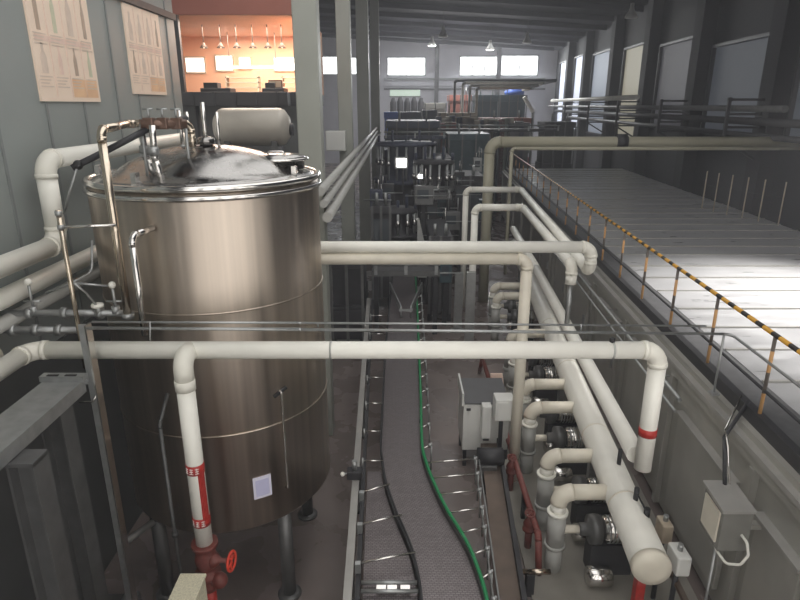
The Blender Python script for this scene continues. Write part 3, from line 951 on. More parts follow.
for x in (a.x - .4, b.x):
    for y in (11.8, 13):
        MB().box((x - .06, y - .06, 0), (x + .06, y + .06, zc - .63)).build('leg', 'dark', t)
a, b = P(185, 106, 13.3), P(288, 92, 13.3)
t = thing('dark_cable_duct', 'dark trunking box above the horizontal vessel', 'duct', ((a.x + b.x) / 2, 13.3, a.z))
MB().box((a.x, 13.2, a.z), (b.x, 13.6, b.z)).build('duct_body', 'kerb', t, .01)
for q in range(5):
    x = a.x + (b.x - a.x) * (q + .5) / 5
    MB().box((x - .02, 13.18, a.z), (x + .02, 13.2, b.z)).build('duct_rib', 'dark', t)
for q in (.1, .9):
    x = a.x + (b.x - a.x) * q
    MB().cyl((x, 13.4, 0), (x, 13.4, a.z), .04, 8).build('stand', 'dark', t)
# switch boxes on the second column
a, b = P(326, 151, 17.9), P(345, 131, 17.9)
t = thing('junction_cabinet', 'pale junction cabinet hung on the second column', 'cabinet', ((a.x + b.x) / 2, 18, a.z))
MB().box((a.x, 17.9, a.z), (b.x, 18.27, b.z)).build('cabinet_body', 'cab', t, .01)
MB().box((a.x + .03, 17.885, a.z + .03), (b.x - .03, 17.9, b.z - .03)).build('door', 'cab', t)

# ------------------------------------------------------------------ tunnel pasteuriser on the right
E = lambda Y, o=0: 3.55 + .067 * Y + o
Y0, Y1, TZ = 1.2, 34.0, 2.6
F = lambda Y, o=0: 10.15 + .067 * Y + o


def eslab(y0, y1, z0, z1, o0, o1, f1=None):
    g = (lambda Y: F(Y, o1)) if f1 else (lambda Y: E(Y, o1))
    return MB().hexa([(E(y0, o0), y0, z0), (g(y0), y0, z0), (g(y1), y1, z0), (E(y1, o0), y1, z0),
                      (E(y0, o0), y0, z1), (g(y0), y0, z1), (g(y1), y1, z1), (E(y1, o0), y1, z1)])


past = thing('tunnel_pasteuriser', 'huge grey steel tunnel machine with flat panelled roof on the right', 'machine', (E(6, 2), 6, 0))
eslab(Y0, Y1, .12, TZ - .06, -.08, 0, True).build('machine_body', 'past', past)
eslab(Y0, Y1, 0, .12, 0, -.1, True).build('plinth', 'dark', past)
y = Y0
k = 0
while y < Y1 - .3:
    y2 = min(Y1, y + (.92 if k % 3 else 1.05))
    dz = .012 * math.sin(k * 2.3)
    eslab(y + .008, y2 - .008, TZ - .06, TZ - .012 + dz * .4, .62, -.05, True).build('roof_panel', 'roof', past)
    eslab(y2 - .02, y2 + .02, TZ - .06, TZ + .012, .62, -.05, True).build('roof_seam', 'ledge', past)
    y = y2
    k += 1
eslab(Y0, Y1, TZ - .06, TZ - .02, .1, .62).build('walkway_strip', 'walk', past)
eslab(Y0, Y1, TZ - .1, TZ + .1, .0, .1).build('edge_channel', 'kerb', past)
eslab(Y0, Y1, TZ - .2, TZ - .14, -.17, 0).build('side_ledge', 'ledge', past)
eslab(Y0, Y1, TZ - .34, TZ - .2, -.14, -.08).build('side_rail', 'past', past)
for i, y in enumerate([3.3, 5.55, 7.9, 10.2, 12.6, 15, 17.4, 19.8, 22.2, 25, 28, 31]):
    eslab(y - .05, y + .05, .12, TZ - .34, -.16, -.08).build('side_post', 'past', past)
for i, (y0, y1) in enumerate(((3.6, 4.35), (4.5, 5.3), (5.85, 7.5), (8.3, 9.8), (10.6, 12.1), (13, 14.6), (15.5, 17), (18, 19.4))):
    d = eslab(y0, y1, .35, TZ - .75 if i < 3 else TZ - .55, -.15, -.08).build('side_door', 'pastdoor', past, .012)
    z = TZ - .75 if i < 3 else TZ - .55
    eslab(y0 - .02, y1 + .02, z, z + .04, -.19, -.08).build('door_lip', 'ledge', d)
    eslab(y0 + .08, y0 + .12, 1.1, 1.35, -.2, -.15).build('door_handle', 'galv', d)
# small cable pipes on the flank
for i, (z, o, r, lb) in enumerate(((TZ - .38, -.3, .03, 'thin rail pipe along the tunnel flank, the upper one'), (TZ - .55, -.34, .022, 'thin rail pipe along the tunnel flank, the lower one'))):
    t = pipe('flank_pipe', lb, [(E(7.2, o), 7.2, z), (E(24, o), 24, z)], r, .1, 'galv', 'galv', 'thin pipes along the tunnel flank')
    for y in (8, 11, 14, 17, 20, 23):
        MB().bar((E(y, o), y, z - r), (E(y, -.06), y, z - r), .03, .015).build('bracket', 'galv', t)

# striped guard railing on the roof edge
t = thing('guard_railing', 'yellow and black striped guard railing along the tunnel roof edge', 'railing', (E(6, .05), 6, TZ + .1))
RT = 3.63
MB().cyl((E(1.6, .05), 1.6, RT), (E(32.6, .05), 32.6, RT), .026, 12).build('top_rail', 'rail', t)
MB().cyl((E(1.6, .05), 1.6, 2.98), (E(32.6, .05), 32.6, 2.98), .018, 10).build('mid_rail', 'dark', t)
y = 1.8
while y < 32.5:
    pst = MB().cyl((E(y, .05), y, TZ + .1), (E(y, .05), y, RT), .021, 10).build('post', 'post', t)
    y += 1.385
t = thing('roof_pole_fence', 'row of thin pale poles standing on the far right of the tunnel roof', 'fence', (10.9, 19, TZ))
pp = []
for u, y in zip((783, 762, 745, 729, 715, 703), (17.5, 18.1, 18.7, 19.3, 19.9, 20.5)):
    p = P(u, 200, y)
    pp.append(V((p.x, y, TZ + .8)))
    MB().cyl((p.x, y, TZ - .03), (p.x, y, TZ + 1.25), .02, 10).build('pole', 'tan', t)
MB().sweep(pp, .008, 6).build('wire', 'dark', t)

# junction box on the tunnel flank with its hose
a, b = P(696, 500, 5.2), P(738, 500, 5.0)
yb0, yb1 = 4.98, 5.42
zt = P(716, 508, yb0).z
bx_ = E(5.2, -.40)
t = thing('junction_box', 'grey junction box with pale lid on the tunnel flank, with looped hose', 'box', (bx_ - .15, 5.2, zt - .55))
MB().hexa([(bx_ - .3, yb0, zt - .52), (bx_, yb0, zt - .52), (bx_ + .03, yb1, zt - .52), (bx_ - .27, yb1, zt - .52), (bx_ - .3, yb0, zt - .05), (bx_, yb0, zt - .05), (bx_ + .03, yb1, zt - .05), (bx_ - .27, yb1, zt - .05)]).build('box_body', 'boxgrey', t, .008)
MB().hexa([(bx_ - .33, yb0 - .03, zt - .05), (bx_ + .0, yb0 - .03, zt - .05), (bx_ + .03, yb1 + .02, zt - .03), (bx_ - .3, yb1 + .02, zt - .03), (bx_ - .33, yb0 - .03, zt - .02), (bx_ + .0, yb0 - .03, zt - .02), (bx_ + .03, yb1 + .02, zt), (bx_ - .3, yb1 + .02, zt)]).build('sloped_lid', 'ledge', t)
MB().hexa([(bx_ - .315, yb0 + .05, zt - .45), (bx_ - .295, yb0 + .05, zt - .45), (bx_ - .27, yb1 - .05, zt - .45), (bx_ - .29, yb1 - .05, zt - .45), (bx_ - .315, yb0 + .05, zt - .1), (bx_ - .295, yb0 + .05, zt - .1), (bx_ - .27, yb1 - .05, zt - .1), (bx_ - .29, yb1 - .05, zt - .1)]).build('box_door', 'cream', t)
MB().box((bx_ - .02, yb0 + .2, zt - .42), (E(5.2, -.07), yb0 + .28, zt - .36)).build('wall_mount', 'past', t)
hp = [V((bx_ - .1, yb0 - .02, zt - .3)), V((bx_ - .08, yb0 - .1, zt - .33)), V((bx_ - .07, yb0 - .14, zt - .45)), V((bx_ - .12, yb0 - .13, zt - .57)), V((bx_ - .22, yb0 - .06, zt - .62)), V((bx_ - .27, yb0 + .06, zt - .55)), V((bx_ - .27, yb0 + .1, zt - .5))]
MB().sweep(fillet(hp, .06), .014, 8).build('looped_hose', 'white', t)
MB().tube([(bx_ - .25, yb0 + .1, zt - .5), (bx_ - .25, yb0 + .1, .0)], .016, .05, 8).build('drop_cable', 'galv', t)
tag(MB().sweep(fillet([(bx_ - .1, yb1 - .05, zt - .02), (bx_ - .06, yb1 + .15, zt + .35), (E(6, -.3), 5.95, TZ - .2), (E(6.2, .04), 6.2, TZ + .12)], .12), .022, 8).build('power_cable', 'dark'), 'dark cable rising from the junction box to the railing', 'cable')
tag(MB().sweep(fillet([(bx_ - .05, yb1 - .05, zt - .02), (bx_ - .02, yb1 + .2, zt + .42), (E(6, -.25), 6.05, TZ - .18), (E(6.3, .04), 6.35, TZ + .12)], .12), .012, 8).build('power_cable', 'chrome'), 'thin bright cable beside the dark one above the junction box', 'cable')

# ------------------------------------------------------------------ header pipe and pumps beside the tunnel
HX = lambda Y: 2.70 + .09 * (Y - 5.2)
HZ = 1.23
t = thing('header_pipe', 'very thick white header pipe beside the tunnel, with capped near end', 'pipe', (HX(8), 8, HZ - .2))
MB().cyl((HX(5.25), 5.25, HZ), (HX(21), 21, HZ), .205, 28).build('pipe_section', 'white', t)
MB().lathe([(.212, 0), (.212, .06), (.2, .09), (.12, .115), (0, .12)], (HX(5.3), 5.3, HZ), (-.09, -1, 0), seg=28).build('end_cap', 'cream', t)
for y in (6.3, 7.95, 10.3, 12.6):
    ring((HX(y), y, HZ), .209, .025, (.09, 1, 0), 28).build('joint_tape', 'cream', t)
for y in (5.5, 8.0, 10.8, 13.6, 16.4, 19):
    st = MB().box((HX(y) - .05, y - .05, .02), (HX(y) + .05, y + .05, HZ - .19)).box((HX(y) - .12, y - .12, 0), (HX(y) + .12, y + .12, .02)).build('support_leg', 'red' if y < 6 else 'galv', t)
y = 6.15
g = MB().cyl((HX(y) + .06, y, HZ + .18), (HX(y) + .06, y, HZ + .36), .03, 10).build('gauge_well', 'dark', t)
MB().cyl((HX(y) + .06, y, HZ + .3), (HX(y) + .1, y - .25, HZ + .2), .012, 8).cyl((HX(y) + .1, y - .25, HZ + .14), (HX(y) + .1, y - .25, HZ + .26), .035, 10).build('gauge_lead', 'darker', g)
y = 6.9
MB().cyl((HX(y) + .05, y, HZ + .18), (HX(y) + .05, y, HZ + .42), .028, 10).build('gauge_well', 'dark', t)
# return pipe fed by the right-hand leg
pipe('white_pipe', 'white pipe running back above the thick header from the red-banded leg', [(xr - .03, MY + .12, zb + .1), (2.96, 12.6, zb + .1), (3.25, 17, zb + .1)], .095, .2)
rl = MB().bar((E(4.6, -.75), 4.6, .75), (E(13, -.75), 13, .75), .06, .05)
t = thing('pipe_rail', 'rusty low rail between the header pipe and the tunnel', 'rail', (E(8, -.75), 8, 0))
rl.build('rail_bar', 'wood', t)
for y in (4.8, 7, 9.5, 12.5):
    MB().box((E(y, -.78), y - .03, 0), (E(y, -.72), y + .03, .73)).build('rail_leg', 'wood', t)
for (y, s, lb) in ((5.55, 1, 'pale small valve block just right of header end'), (6.05, .8, 'tan small valve block beside the header, behind the pale one')):
    x = HX(y) + .42
    t = thing('valve_block', lb, 'valve', (x, y, .5))
    MB().box((x - .08 * s, y - .14 * s, .95), (x + .08 * s, y + .14 * s, 1.2)).build('block_body', 'cab' if s == 1 else 'tan', t, .02)
    MB().cyl((x, y, 0), (x, y, .95), .03, 10).build('stem_pipe', 'dark', t)
    MB().cyl((x, y, 1.2), (x, y, 1.28), .03, 10).build('cap_screw', 'galv', t)

order = ['nearest', 'second nearest', 'third nearest', 'fourth nearest', 'fifth nearest', 'sixth nearest', 'seventh nearest', 'farthest']
for i, (x, y) in enumerate(((2.05, 6.57), (2.10, 7.41), (2.15, 8.64 + .2), (2.22, 9.7), (2.35, 11.3), (2.42, 12.2), (2.52, 14.9), (2.58, 15.8))):
    t = thing('pump_riser', 'white pump riser pipe elbowed into the thick header pipe, %s of eight' % order[i], 'pipe', (x, y, 0), 'pump risers along the header')
    r = .105
    arc = corner(V((x, y, 0)), V((x, y, HZ)), V((HX(y), y, HZ)), .17, 8)
    MB().cyl((x, y, .93), arc[0], r * .95, 20).build('upper_pipe', 'white', t)
    MB().sweep(arc, r * 1.04, 20).build('elbow', 'cream', t)
    MB().cyl(arc[-1], (HX(y) - .17, y, HZ), r * .95, 20).build('branch_pipe', 'cream', t)
    ring((x, y, .93), r * 1.3, .04).build('white_collar', 'white', t)
    MB().cyl((x, y, .42), (x, y, .92), r * 1.12, 20).build('valve_barrel', 'greypipe', t)
    ring((x, y, .42), r * 1.3, .05).build('flange', 'greypipe', t)
    MB().cyl((x, y, 0), (x, y, .4), r, 20).build('lower_pipe', 'greypipe', t)
    MB().cyl((x + .08, y, .66), (x + .3, y, .66), .055, 14).build('side_branch', 'cream', t)
    # the pump itself stands under the header
    px = x + .3
    pt = thing('circulation_pump', 'steel pump with shiny motor under the header, beside the %s riser' % order[i], 'pump', (px + .3, y, 0), 'pumps under the header')
    MB().lathe([(.07, 0), (.09, .02), (.09, .12), (.19, .13), (.2, .2), (.19, .27), (.1, .3)], (px + .0, y, .66), (1, 0, 0), seg=24).build('pump_casing', 'mid', pt)
    MB().lathe([(.12, 0), (.17, .02), (.17, .36), (.13, .4), (0, .41)], (px + .3, y, .66), (1, 0, 0), seg=24).build('motor', 'chrome', pt)
    mb = MB()
    for k in range(6):
        mb.cyl((px + .36 + k * .05, y, .66), (px + .375 + k * .05, y, .66), .182, 24)
    mb.build('cooling_fins', 'galv', pt)
    MB().box((px + .15, y - .13, .02), (px + .7, y + .13, .5)).build('pump_stand', 'dark', pt)
    MB().lathe([(.0, 0), (.1, .01), (.13, .03), (.13, .3), (.1, .33), (0, .34)], (px + .05, y - .3, .17), (1, 0, 0), seg=22).build('drive_end', 'chrome', pt)
    MB().box((px + .0, y - .42, 0), (px + .75, y + .18, .03)).build('base_plate', 'galv', pt)
for (x, y, z, lb) in ((1.80, 6.98, .42, 'red hand valve left of the nearest pump riser'), (1.78, 8.3, .46, 'faded red hand valve left of the third pump riser'), (1.86, 10.5, .6, 'red hand valve beyond the white control cabinet')):
    t = thing('hand_valve', lb, 'valve', (x, y, 0), 'red hand valves beside the risers')
    MB().cyl((x, y, 0), (x, y, z - .08), .05, 14).build('stub_pipe', 'rust', t)
    MB().lathe([(.09, 0), (.09, .03), (.06, .05), (.085, .1), (.06, .16), (.03, .2), (.02, .26)], (x, y, z - .1), seg=18).build('valve_body', 'rust', t)
    mb = MB().torus((x, y, z + .17), .065, .012, (0, -.3, 1), 24)
    for k in range(3):
        d = V((math.cos(k * 1.05), math.sin(k * 1.05), .3 * math.sin(k * 1.05))) * .065
        mb.cyl(V((x, y, z + .17)) - d, V((x, y, z + .17)) + d, .009, 6)
    mb.build('handwheel', 'rust', t)
t = pipe('red_floor_pipe', 'dull red pipe running low along the left of the pump risers', [(1.84, 6.45, .04), (1.84, 6.62, .52), (1.86, 12.5, .52), (1.86, 12.8, .04)], .045, .08, 'rust', 'rust', seg=12)
for y in (7.6, 9.2, 11):
    MB().box((1.82, y - .03, .0), (1.88, y + .03, .48)).build('pipe_stand', 'dark', t)
q0, q1 = PZ(500, 470, .03), PZ(530, 600, .03)
t = MB().hexa([(q1.x, 4.6, 0), (E(4.6, -.2), 4.6, 0), (E(12, -.2), 12, 0), (q0.x + .1, 12, 0), (q1.x, 4.6, .035), (E(4.6, -.2), 4.6, .035), (E(12, -.2), 12, .035), (q0.x + .1, 12, .035)])
tag(t.build('pump_plinth', 'concrete'), 'low worn concrete plinth under the pump risers and header', 'plinth')
# a small floor pipe in front of the risers
t = pipe('floor_pipe', 'small brass-ended pipe lying low left of nearest riser', [(1.15, 6.15, .35), (1.62, 6.15, .35), (1.9, 6.15, .35)], .035, .05, 'brass', 'brass')
MB().box((1.6, 6.1, 0), (1.7, 6.2, .33)).build('support_foot', 'dark', t)

# ------------------------------------------------------------------ white control cabinets
t = thing('control_cabinet', 'white control cabinet with dark sloping top beside the conveyor', 'cabinet', (1.25, 9.2, .3))
c0, c1 = P(462, 450, 9.0), P(492, 404, 9.0)
MB().box((c0.x, 9.0, c0.z), (c1.x + .3, 9.75, c1.z)).build('cabinet_body', 'cab', t, .01)
MB().hexa([(c0.x + .02, 8.98, c1.z), (c1.x + .28, 8.98, c1.z), (c1.x + .28, 9.75, c1.z), (c0.x + .02, 9.75, c1.z), (c0.x + .02, 8.98, c1.z + .02), (c1.x + .28, 8.98, c1.z + .02), (c1.x + .28, 9.75, c1.z + .12), (c0.x + .02, 9.75, c1.z + .12)]).build('sloping_top', 'cabtop', t)
MB().box((c0.x - .03, 8.97, c1.z - .02), (c0.x, 9.78, c1.z + .2)).build('top_side_plate', 'cab', t)
MB().box((c0.x + .05, 8.98, c1.z - .12), (c0.x + .12, 9.0, c1.z - .08)).build('lock', 'dark', t)
for x in (c0.x + .05, c1.x + .25):
    for y in (9.05, 9.7):
        MB().box((x - .03, y - .03, 0), (x + .03, y + .03, c0.z)).build('leg', 'dark', t)
d0, d1 = P(481, 438, 8.85), P(489, 406, 8.85)
t = thing('drive_box', 'narrow pale drive box mounted on the front of the white cabinet', 'box', (d0.x, 8.8, d0.z))
MB().box((d0.x, 8.82, d0.z), (d1.x + .05, 8.995, d1.z)).build('box_body', 'cab', t, .015)
MB().box((d0.x + .03, 8.81, d0.z - .03), (d1.x + .02, 8.97, d0.z)).build('gland_plate', 'dark', t)
e0, e1 = P(494, 419, 8.7), P(514, 398, 8.7)
t = thing('switch_box', 'small white switch box to the right of the white cabinet', 'box', (e0.x, 8.7, 0))
MB().box((e0.x, 8.62, e0.z), (e1.x, 8.9, e1.z)).build('box_body', 'cab', t, .012)
MB().box((e0.x + .03, 8.605, e0.z + .04), (e1.x - .1, 8.62, e1.z - .04)).build('door', 'cab', t)
MB().box((e1.x - .0, 8.68, e0.z), (e1.x + .06, 8.82, e0.z + .16)).build('red_plug', 'red', t)
MB().box((e0.x + .1, 8.74, 0), (e0.x + .16, 8.8, e0.z)).build('stand_post', 'dark', t)
e0, e1 = P(491, 395, 9.9), P(503, 375, 9.9)
t = thing('gauge_board', 'small pinkish gauge board standing behind the white cabinet', 'board', (e0.x, 9.9, 0))
MB().hexa([(e0.x, 9.85, e0.z), (e1.x + .05, 9.85, e0.z), (e1.x + .05, 9.88, e0.z), (e0.x, 9.88, e0.z), (e0.x - .02, 9.95, e1.z), (e1.x, 9.95, e1.z), (e1.x, 9.98, e1.z), (e0.x - .02, 9.98, e1.z)]).build('board', 'p_pink', t)
MB().box((e0.x + .08, 9.84, e0.z + .06), (e0.x + .12, 9.87, e0.z + .22)).build('gauge_strip', 'dark', t)
MB().box((e0.x + .08, 9.86, 0), (e0.x + .13, 9.9, e0.z)).build('stand_post', 'dark', t)
# conveyor drive motor below the cabinet
a = P(490, 462, 8.3)
t = thing('drive_motor', 'dark gearmotor beside the conveyor, below the white cabinet', 'motor', (a.x, 8.3, 0))
MB().cyl((a.x - .2, 8.3, a.z + .1), (a.x + .2, 8.3, a.z + .1), .14, 20).build('motor_body', 'dark', t)
MB().box((a.x - .16, 8.18, a.z - .18), (a.x + .1, 8.42, a.z)).build('gearbox', 'mid', t, .02)
MB().box((a.x - .1, 8.22, 0), (a.x + .06, 8.38, a.z - .18)).build('pedestal', 'dark', t)

# ------------------------------------------------------------------ conveyors
BZ = 1.1
ctrl = [(600, 423, 482), (560, 415, 469), (540, 408, 459), (515, 397, 444), (485, 387, 430), (465, 384, 423), (450, 382, 420), (400, 384, 419), (355, 386, 417.5), (310, 390, 416), (270, 394, 414)]
Ls, Rs = [], []
for v, l, r in ctrl:
    a, b = PZ(l, v, BZ), PZ(r, v, BZ)
    Ls.append((a.x, a.y)); Rs.append((b.x, b.y))
# extend the belt to the viewer, below the frame
dl = V(Ls[0]) - V(Ls[1]); dr = V(Rs[0]) - V(Rs[1])
Ls.insert(0, (Ls[0][0] + .05, Ls[0][1] - 2)); Rs.insert(0, (Rs[0][0] + .05, Rs[0][1] - 2))


def smooth(pts, n=8):
    out = []
    P_ = [V((p[0], p[1])) for p in pts]
    for i in range(len(P_) - 1):
        p0, p1, p2, p3 = P_[max(0, i - 1)], P_[i], P_[i + 1], P_[min(len(P_) - 1, i + 2)]
        for k in range(n):
            s = k / n
            # chord-limited Catmull-Rom
            d = (p2 - p1).length
            m1 = (p2 - p0).normalized() * d
            m2 = (p3 - p1).normalized() * d
            h1, h2, h3, h4 = 2 * s**3 - 3 * s**2 + 1, s**3 - 2 * s**2 + s, -2 * s**3 + 3 * s**2, s**3 - s**2
            q = p1 * h1 + m1 * h2 + p2 * h3 + m2 * h4
            out.append((q.x, q.y))
    out.append(tuple(P_[-1]))
    return out


SL, SR = smooth(Ls), smooth(Rs)
t = thing('chain_conveyor', 'long chain conveyor with swerving belt and green guide rail in the aisle', 'conveyor', (.2, 7, 0))
MB().strip(SL, SR, BZ - .03, BZ).build('chain_belt', 'belt', t)
up = lambda pts, z, off=0: [V((p[0] + off, p[1], z)) for p in pts]
MB().sweep(up(SR, BZ + .1, .03), .022, 8).build('green_guide_rail', 'green', t)
mb = MB()
mb.strip([(p[0] + .012, p[1]) for p in SR], [(p[0] + .03, p[1]) for p in SR], BZ - .08, BZ + .05)
mb.build('side_plate', 'mid', t)
MB().strip([(p[0] - .03, p[1]) for p in SL], [(p[0] - .005, p[1]) for p in SL], BZ - .08, BZ + .03).build('side_plate', 'dark', t)
MB().sweep(up(SL, BZ + .1, -.02), .013, 8).build('left_guide_rail', 'dark', t)


def at(pts, y):
    for i in range(len(pts) - 1):
        if pts[i][1] <= y <= pts[i + 1][1]:
            f = (y - pts[i][1]) / max(1e-6, pts[i + 1][1] - pts[i][1])
            return pts[i][0] + f * (pts[i + 1][0] - pts[i][0])
    return pts[-1][0]


FX = lambda Y: 1.02 + .045 * (Y - 6)                         # right-hand frame line
y = 4.4
while y < 15:
    x = at(SR, y)
    fx = FX(y) if y < 7.5 else x + .16
    step = .36 if y < 7.5 else .6
    rod = MB().cyl((x + .02, y, BZ + .1), (fx, y + .06, BZ + .13), .011, 8).build('guide_rod', 'chrome', t)
    ring((fx - .02, y + .06, BZ + .13), .024, .05, (1, 0, 0), 10).build('rod_clamp', 'galv', rod)
    MB().cyl((fx, y + .06, BZ - .3), (fx, y + .06, BZ + .16), .012, 8).build('rod_post', 'galv', rod)
    y += step
for o in (0, .07):
    pts = [(FX(y) + o, y + .06, BZ - .03 - o) for y in (3, 5, 7, 7.6)]
    MB().sweep(pts, .011, 8).build('frame_wire', 'galv', t)
for y in (3.2, 5.2, 7.2, 9.2, 11.2, 13.2, 15.2, 17.2):
    x0, x1 = at(SL, y), at(SR, y)
    MB().box((x0 - .02, y - .04, BZ - .35), (x1 + .02, y + .04, BZ - .28)).build('cross_beam', 'mid', t)
    for x in (x0 + .02, x1 - .02):
        lg = MB().cyl((x, y, .03), (x, y, BZ - .08), .03, 12).build('leg', 'galv', t)
        MB().lathe([(.07, 0), (.06, .03), (.03, .05)], (x, y, 0), seg=12).build('foot', 'darker', lg)
# straight left branch with its own chain and cross rods
LE = lambda Y: -.56 - .028 * (Y - 5)
t = thing('branch_conveyor', 'straight chain conveyor branching along the left of the swerving belt', 'conveyor', (-.3, 5.6, 0))
ys = [3.0 + .25 * i for i in range(18)]
MB().strip([(LE(y) + .17, y) for y in ys], [(max(LE(y) + .22, at(SL, y) - .05), y) for y in ys], BZ - .05, BZ - .02).build('chain_belt', 'belt', t)
ys2 = [3.0, 6, 9, 12, 15]
MB().strip([(LE(y) - .03, y) for y in ys2], [(LE(y) + .06, y) for y in ys2], BZ - .06, BZ + .04).build('side_rail', 'ledge', t)
MB().strip([(LE(y) + .09, y) for y in ys2], [(LE(y) + .14, y) for y in ys2], BZ - .1, BZ).build('inner_rail', 'dark', t)
for y, ln in ((4.6, 1), (5.36, 1), (6.0, 1), (6.62, 1)):
    x1 = at(SL, y)
    rod = MB().cyl((LE(y) + .1, y - .02, BZ + .1), (x1 - .02, y + .12, BZ + .13), .013, 8).build('guide_rod', 'chrome', t)
    MB().box((LE(y) + .08, y - .06, BZ - .02), (LE(y) + .14, y, BZ + .12)).build('rod_clamp', 'galv', rod)
mb = MB()
for y in (5.02, 5.14):
    MB().cyl((LE(y) + .15, y, BZ + .03), (at(SL, y) - .04, y, BZ + .03), .022, 10).build('end_roller', 'galv', t)
a, b = LE(5.08) + .25, at(SL, 5.08) - .08
for q in (.25, .5, .8):
    x = a + (b - a) * q
    MB().box((x - .05, 5.05, BZ + .0), (x + .05, 5.11, BZ + .03)).build('shiny_plate', 'chrome', t)
for y in (7.3, 8.1, 9, 10, 11, 12.2, 13.4):
    rod = MB().cyl((LE(y) + .1, y, BZ + .12), (at(SL, y) - .02, y, BZ + .12), .011, 8).build('guide_rod', 'chrome', t)
    MB().cyl((LE(y) + .1, y, BZ - .05), (LE(y) + .1, y, BZ + .16), .016, 8).build('rod_post', 'galv', rod)
for y in (3.4, 5.6, 7.8, 10, 12.5, 15):
    lg = MB().box((LE(y) - .01, y - .03, .02), (LE(y) + .05, y + .03, BZ - .06)).build('leg', 'mid', t)
    MB().box((LE(y) - .05, y - .07, 0), (LE(y) + .09, y + .07, .02)).build('foot', 'darker', lg)
# sensor block on the left rail
a = P(364, 488, 7.0)
t = thing('sensor_block', 'dark sensor block with white tip on the left conveyor rail', 'sensor', (a.x, 7, BZ))
x = LE(7.0)
MB().box((x - .1, 6.95, BZ + .04), (x + .1, 7.1, BZ + .16)).build('block_body', 'dark', t, .01)
MB().cyl((x, 7.02, BZ + .16), (x, 7.02, BZ + .3), .035, 12).build('sensor_head', 'galv', t)
MB().ball((x - .16, 6.98, BZ + .12), .032).build('white_tip', 'white', t)
MB().cyl((x - .15, 6.98, BZ + .12), (x - .08, 7.0, BZ + .12), .012, 8).build('arm_rod', 'galv', t)
# brown drip tray and its dark kerb beside the conveyor
t = thing('drip_tray', 'brown dirty drip tray lying along the right of the conveyor', 'tray', (1.2, 6, .4))
g = lambda Y, o: 1.10 + .07 * (Y - 5) + o
MB().strip([(g(y, 0), y) for y in (3, 6, 9)], [(g(y, .27), y) for y in (3, 6, 9)], .42, .46).build('tray_floor', 'wood', t)
MB().strip([(g(y, .27), y) for y in (3, 6, 9)], [(g(y, .33), y) for y in (3, 6, 9)], .42, .56).build('tray_lip', 'dark', t)
for y in (3.4, 5.5, 7, 8.7):
    MB().box((g(y, .1), y - .03, 0), (g(y, .16), y + .03, .42)).build('leg', 'dark', t)

# ------------------------------------------------------------------ machinery in the middle distance
def machine(name, label, cat, u0, u1, v0, Y, depth, m, zlo=0, panels=3, glass=True, posts=True, m2='dark', extra=True, group=None):
    a, b = P(u0, v0, Y), P(u1, v0, Y)
    x0, x1, z1 = a.x, b.x, a.z
    t = thing(name, label, cat, ((x0 + x1) / 2, Y, 0), group)
    w = x1 - x0
    h = z1 - zlo
    MB().box((x0, Y, zlo + h * .12), (x1, Y + depth, zlo + h * .5)).build('lower_body', m, t, .02)
    MB().box((x0 + w * .03, Y + depth * .06, zlo + h * .5), (x1 - w * .03, Y + depth * .94, zlo + h * .93)).build('upper_body', m2 if glass else m, t, .02)
    MB().box((x0 - w * .01, Y - .03, zlo + h * .93), (x1 + w * .01, Y + depth, z1)).build('top_cover', m, t, .02)
    for k in range(panels):
        px0, px1 = x0 + w * (k + .08) / panels, x0 + w * (k + .92) / panels
        MB().box((px0, Y - .03 + depth * .06 * 0, zlo + h * .16), (px1, Y, zlo + h * .46)).build('door', m, t)
        if glass:
            MB().box((px0, Y + depth * .06 - .02, zlo + h * .55), (px1, Y + depth * .06, zlo + h * .88)).build('window_panel', 'glass', t)
    for x in (x0 + w * .04, x1 - w * .04):
        MB().box((x - .06, Y + .03, 0), (x + .06, Y + .16, zlo + h * .13)).build('leg', 'dark', t)
        MB().box((x - .06, Y + depth - .16, 0), (x + .06, Y + depth - .03, zlo + h * .13)).build('leg', 'dark', t)
    if posts:
        for k in range(panels + 1):
            x = x0 + w * k / panels
            MB().box((x - .035, Y - .05, zlo + h * .1), (x + .035, Y - .0, z1)).build('frame_post', 'mid', t)
    if extra:
        for k in range(2):
            x = x0 + w * (.25 + .5 * k)
            MB().cyl((x, Y + .2, z1), (x, Y + .2, z1 + h * .08 + .1), .05, 10).build('vent_pipe', 'galv', t)
    return t


machine('bottle_filler', 'dark glazed bottle filling machine straight down the aisle', 'machine', 384, 420, 150, 25.5, 3, 'navy', panels=4)
machine('labelling_machine', 'dark steel labelling machine right of the aisle filler', 'machine', 424, 452, 158, 26.6, 3, 'machine', panels=3)
machine('capping_machine', 'dark capping machine left of the aisle beside the columns', 'machine', 372, 390, 206, 17.4, .9, 'dark', panels=2, m2='darker')
machine('packing_machine', 'grey packing machine behind the tall pipe arch', 'machine', 444, 484, 176, 23, 2.2, 'dark', panels=3)
machine('accumulation_table', 'low dark accumulation table left of the aisle conveyor', 'table', 330, 362, 262, 14.2, 2.4, 'dark', panels=2, glass=False, extra=False)
machine('rinsing_machine', 'low dark rinsing machine near the stanchions', 'machine', 430, 452, 236, 16.3, 2.6, 'dark', panels=2)
machine('crate_washer', 'long blue-grey crate washer behind the filler', 'machine', 386, 440, 121, 33, 4, 'navy', panels=5)
machine('palletiser', 'dull green machine block beyond the packing machine', 'machine', 449, 490, 134, 30, 3, 'teal', panels=3, glass=False)
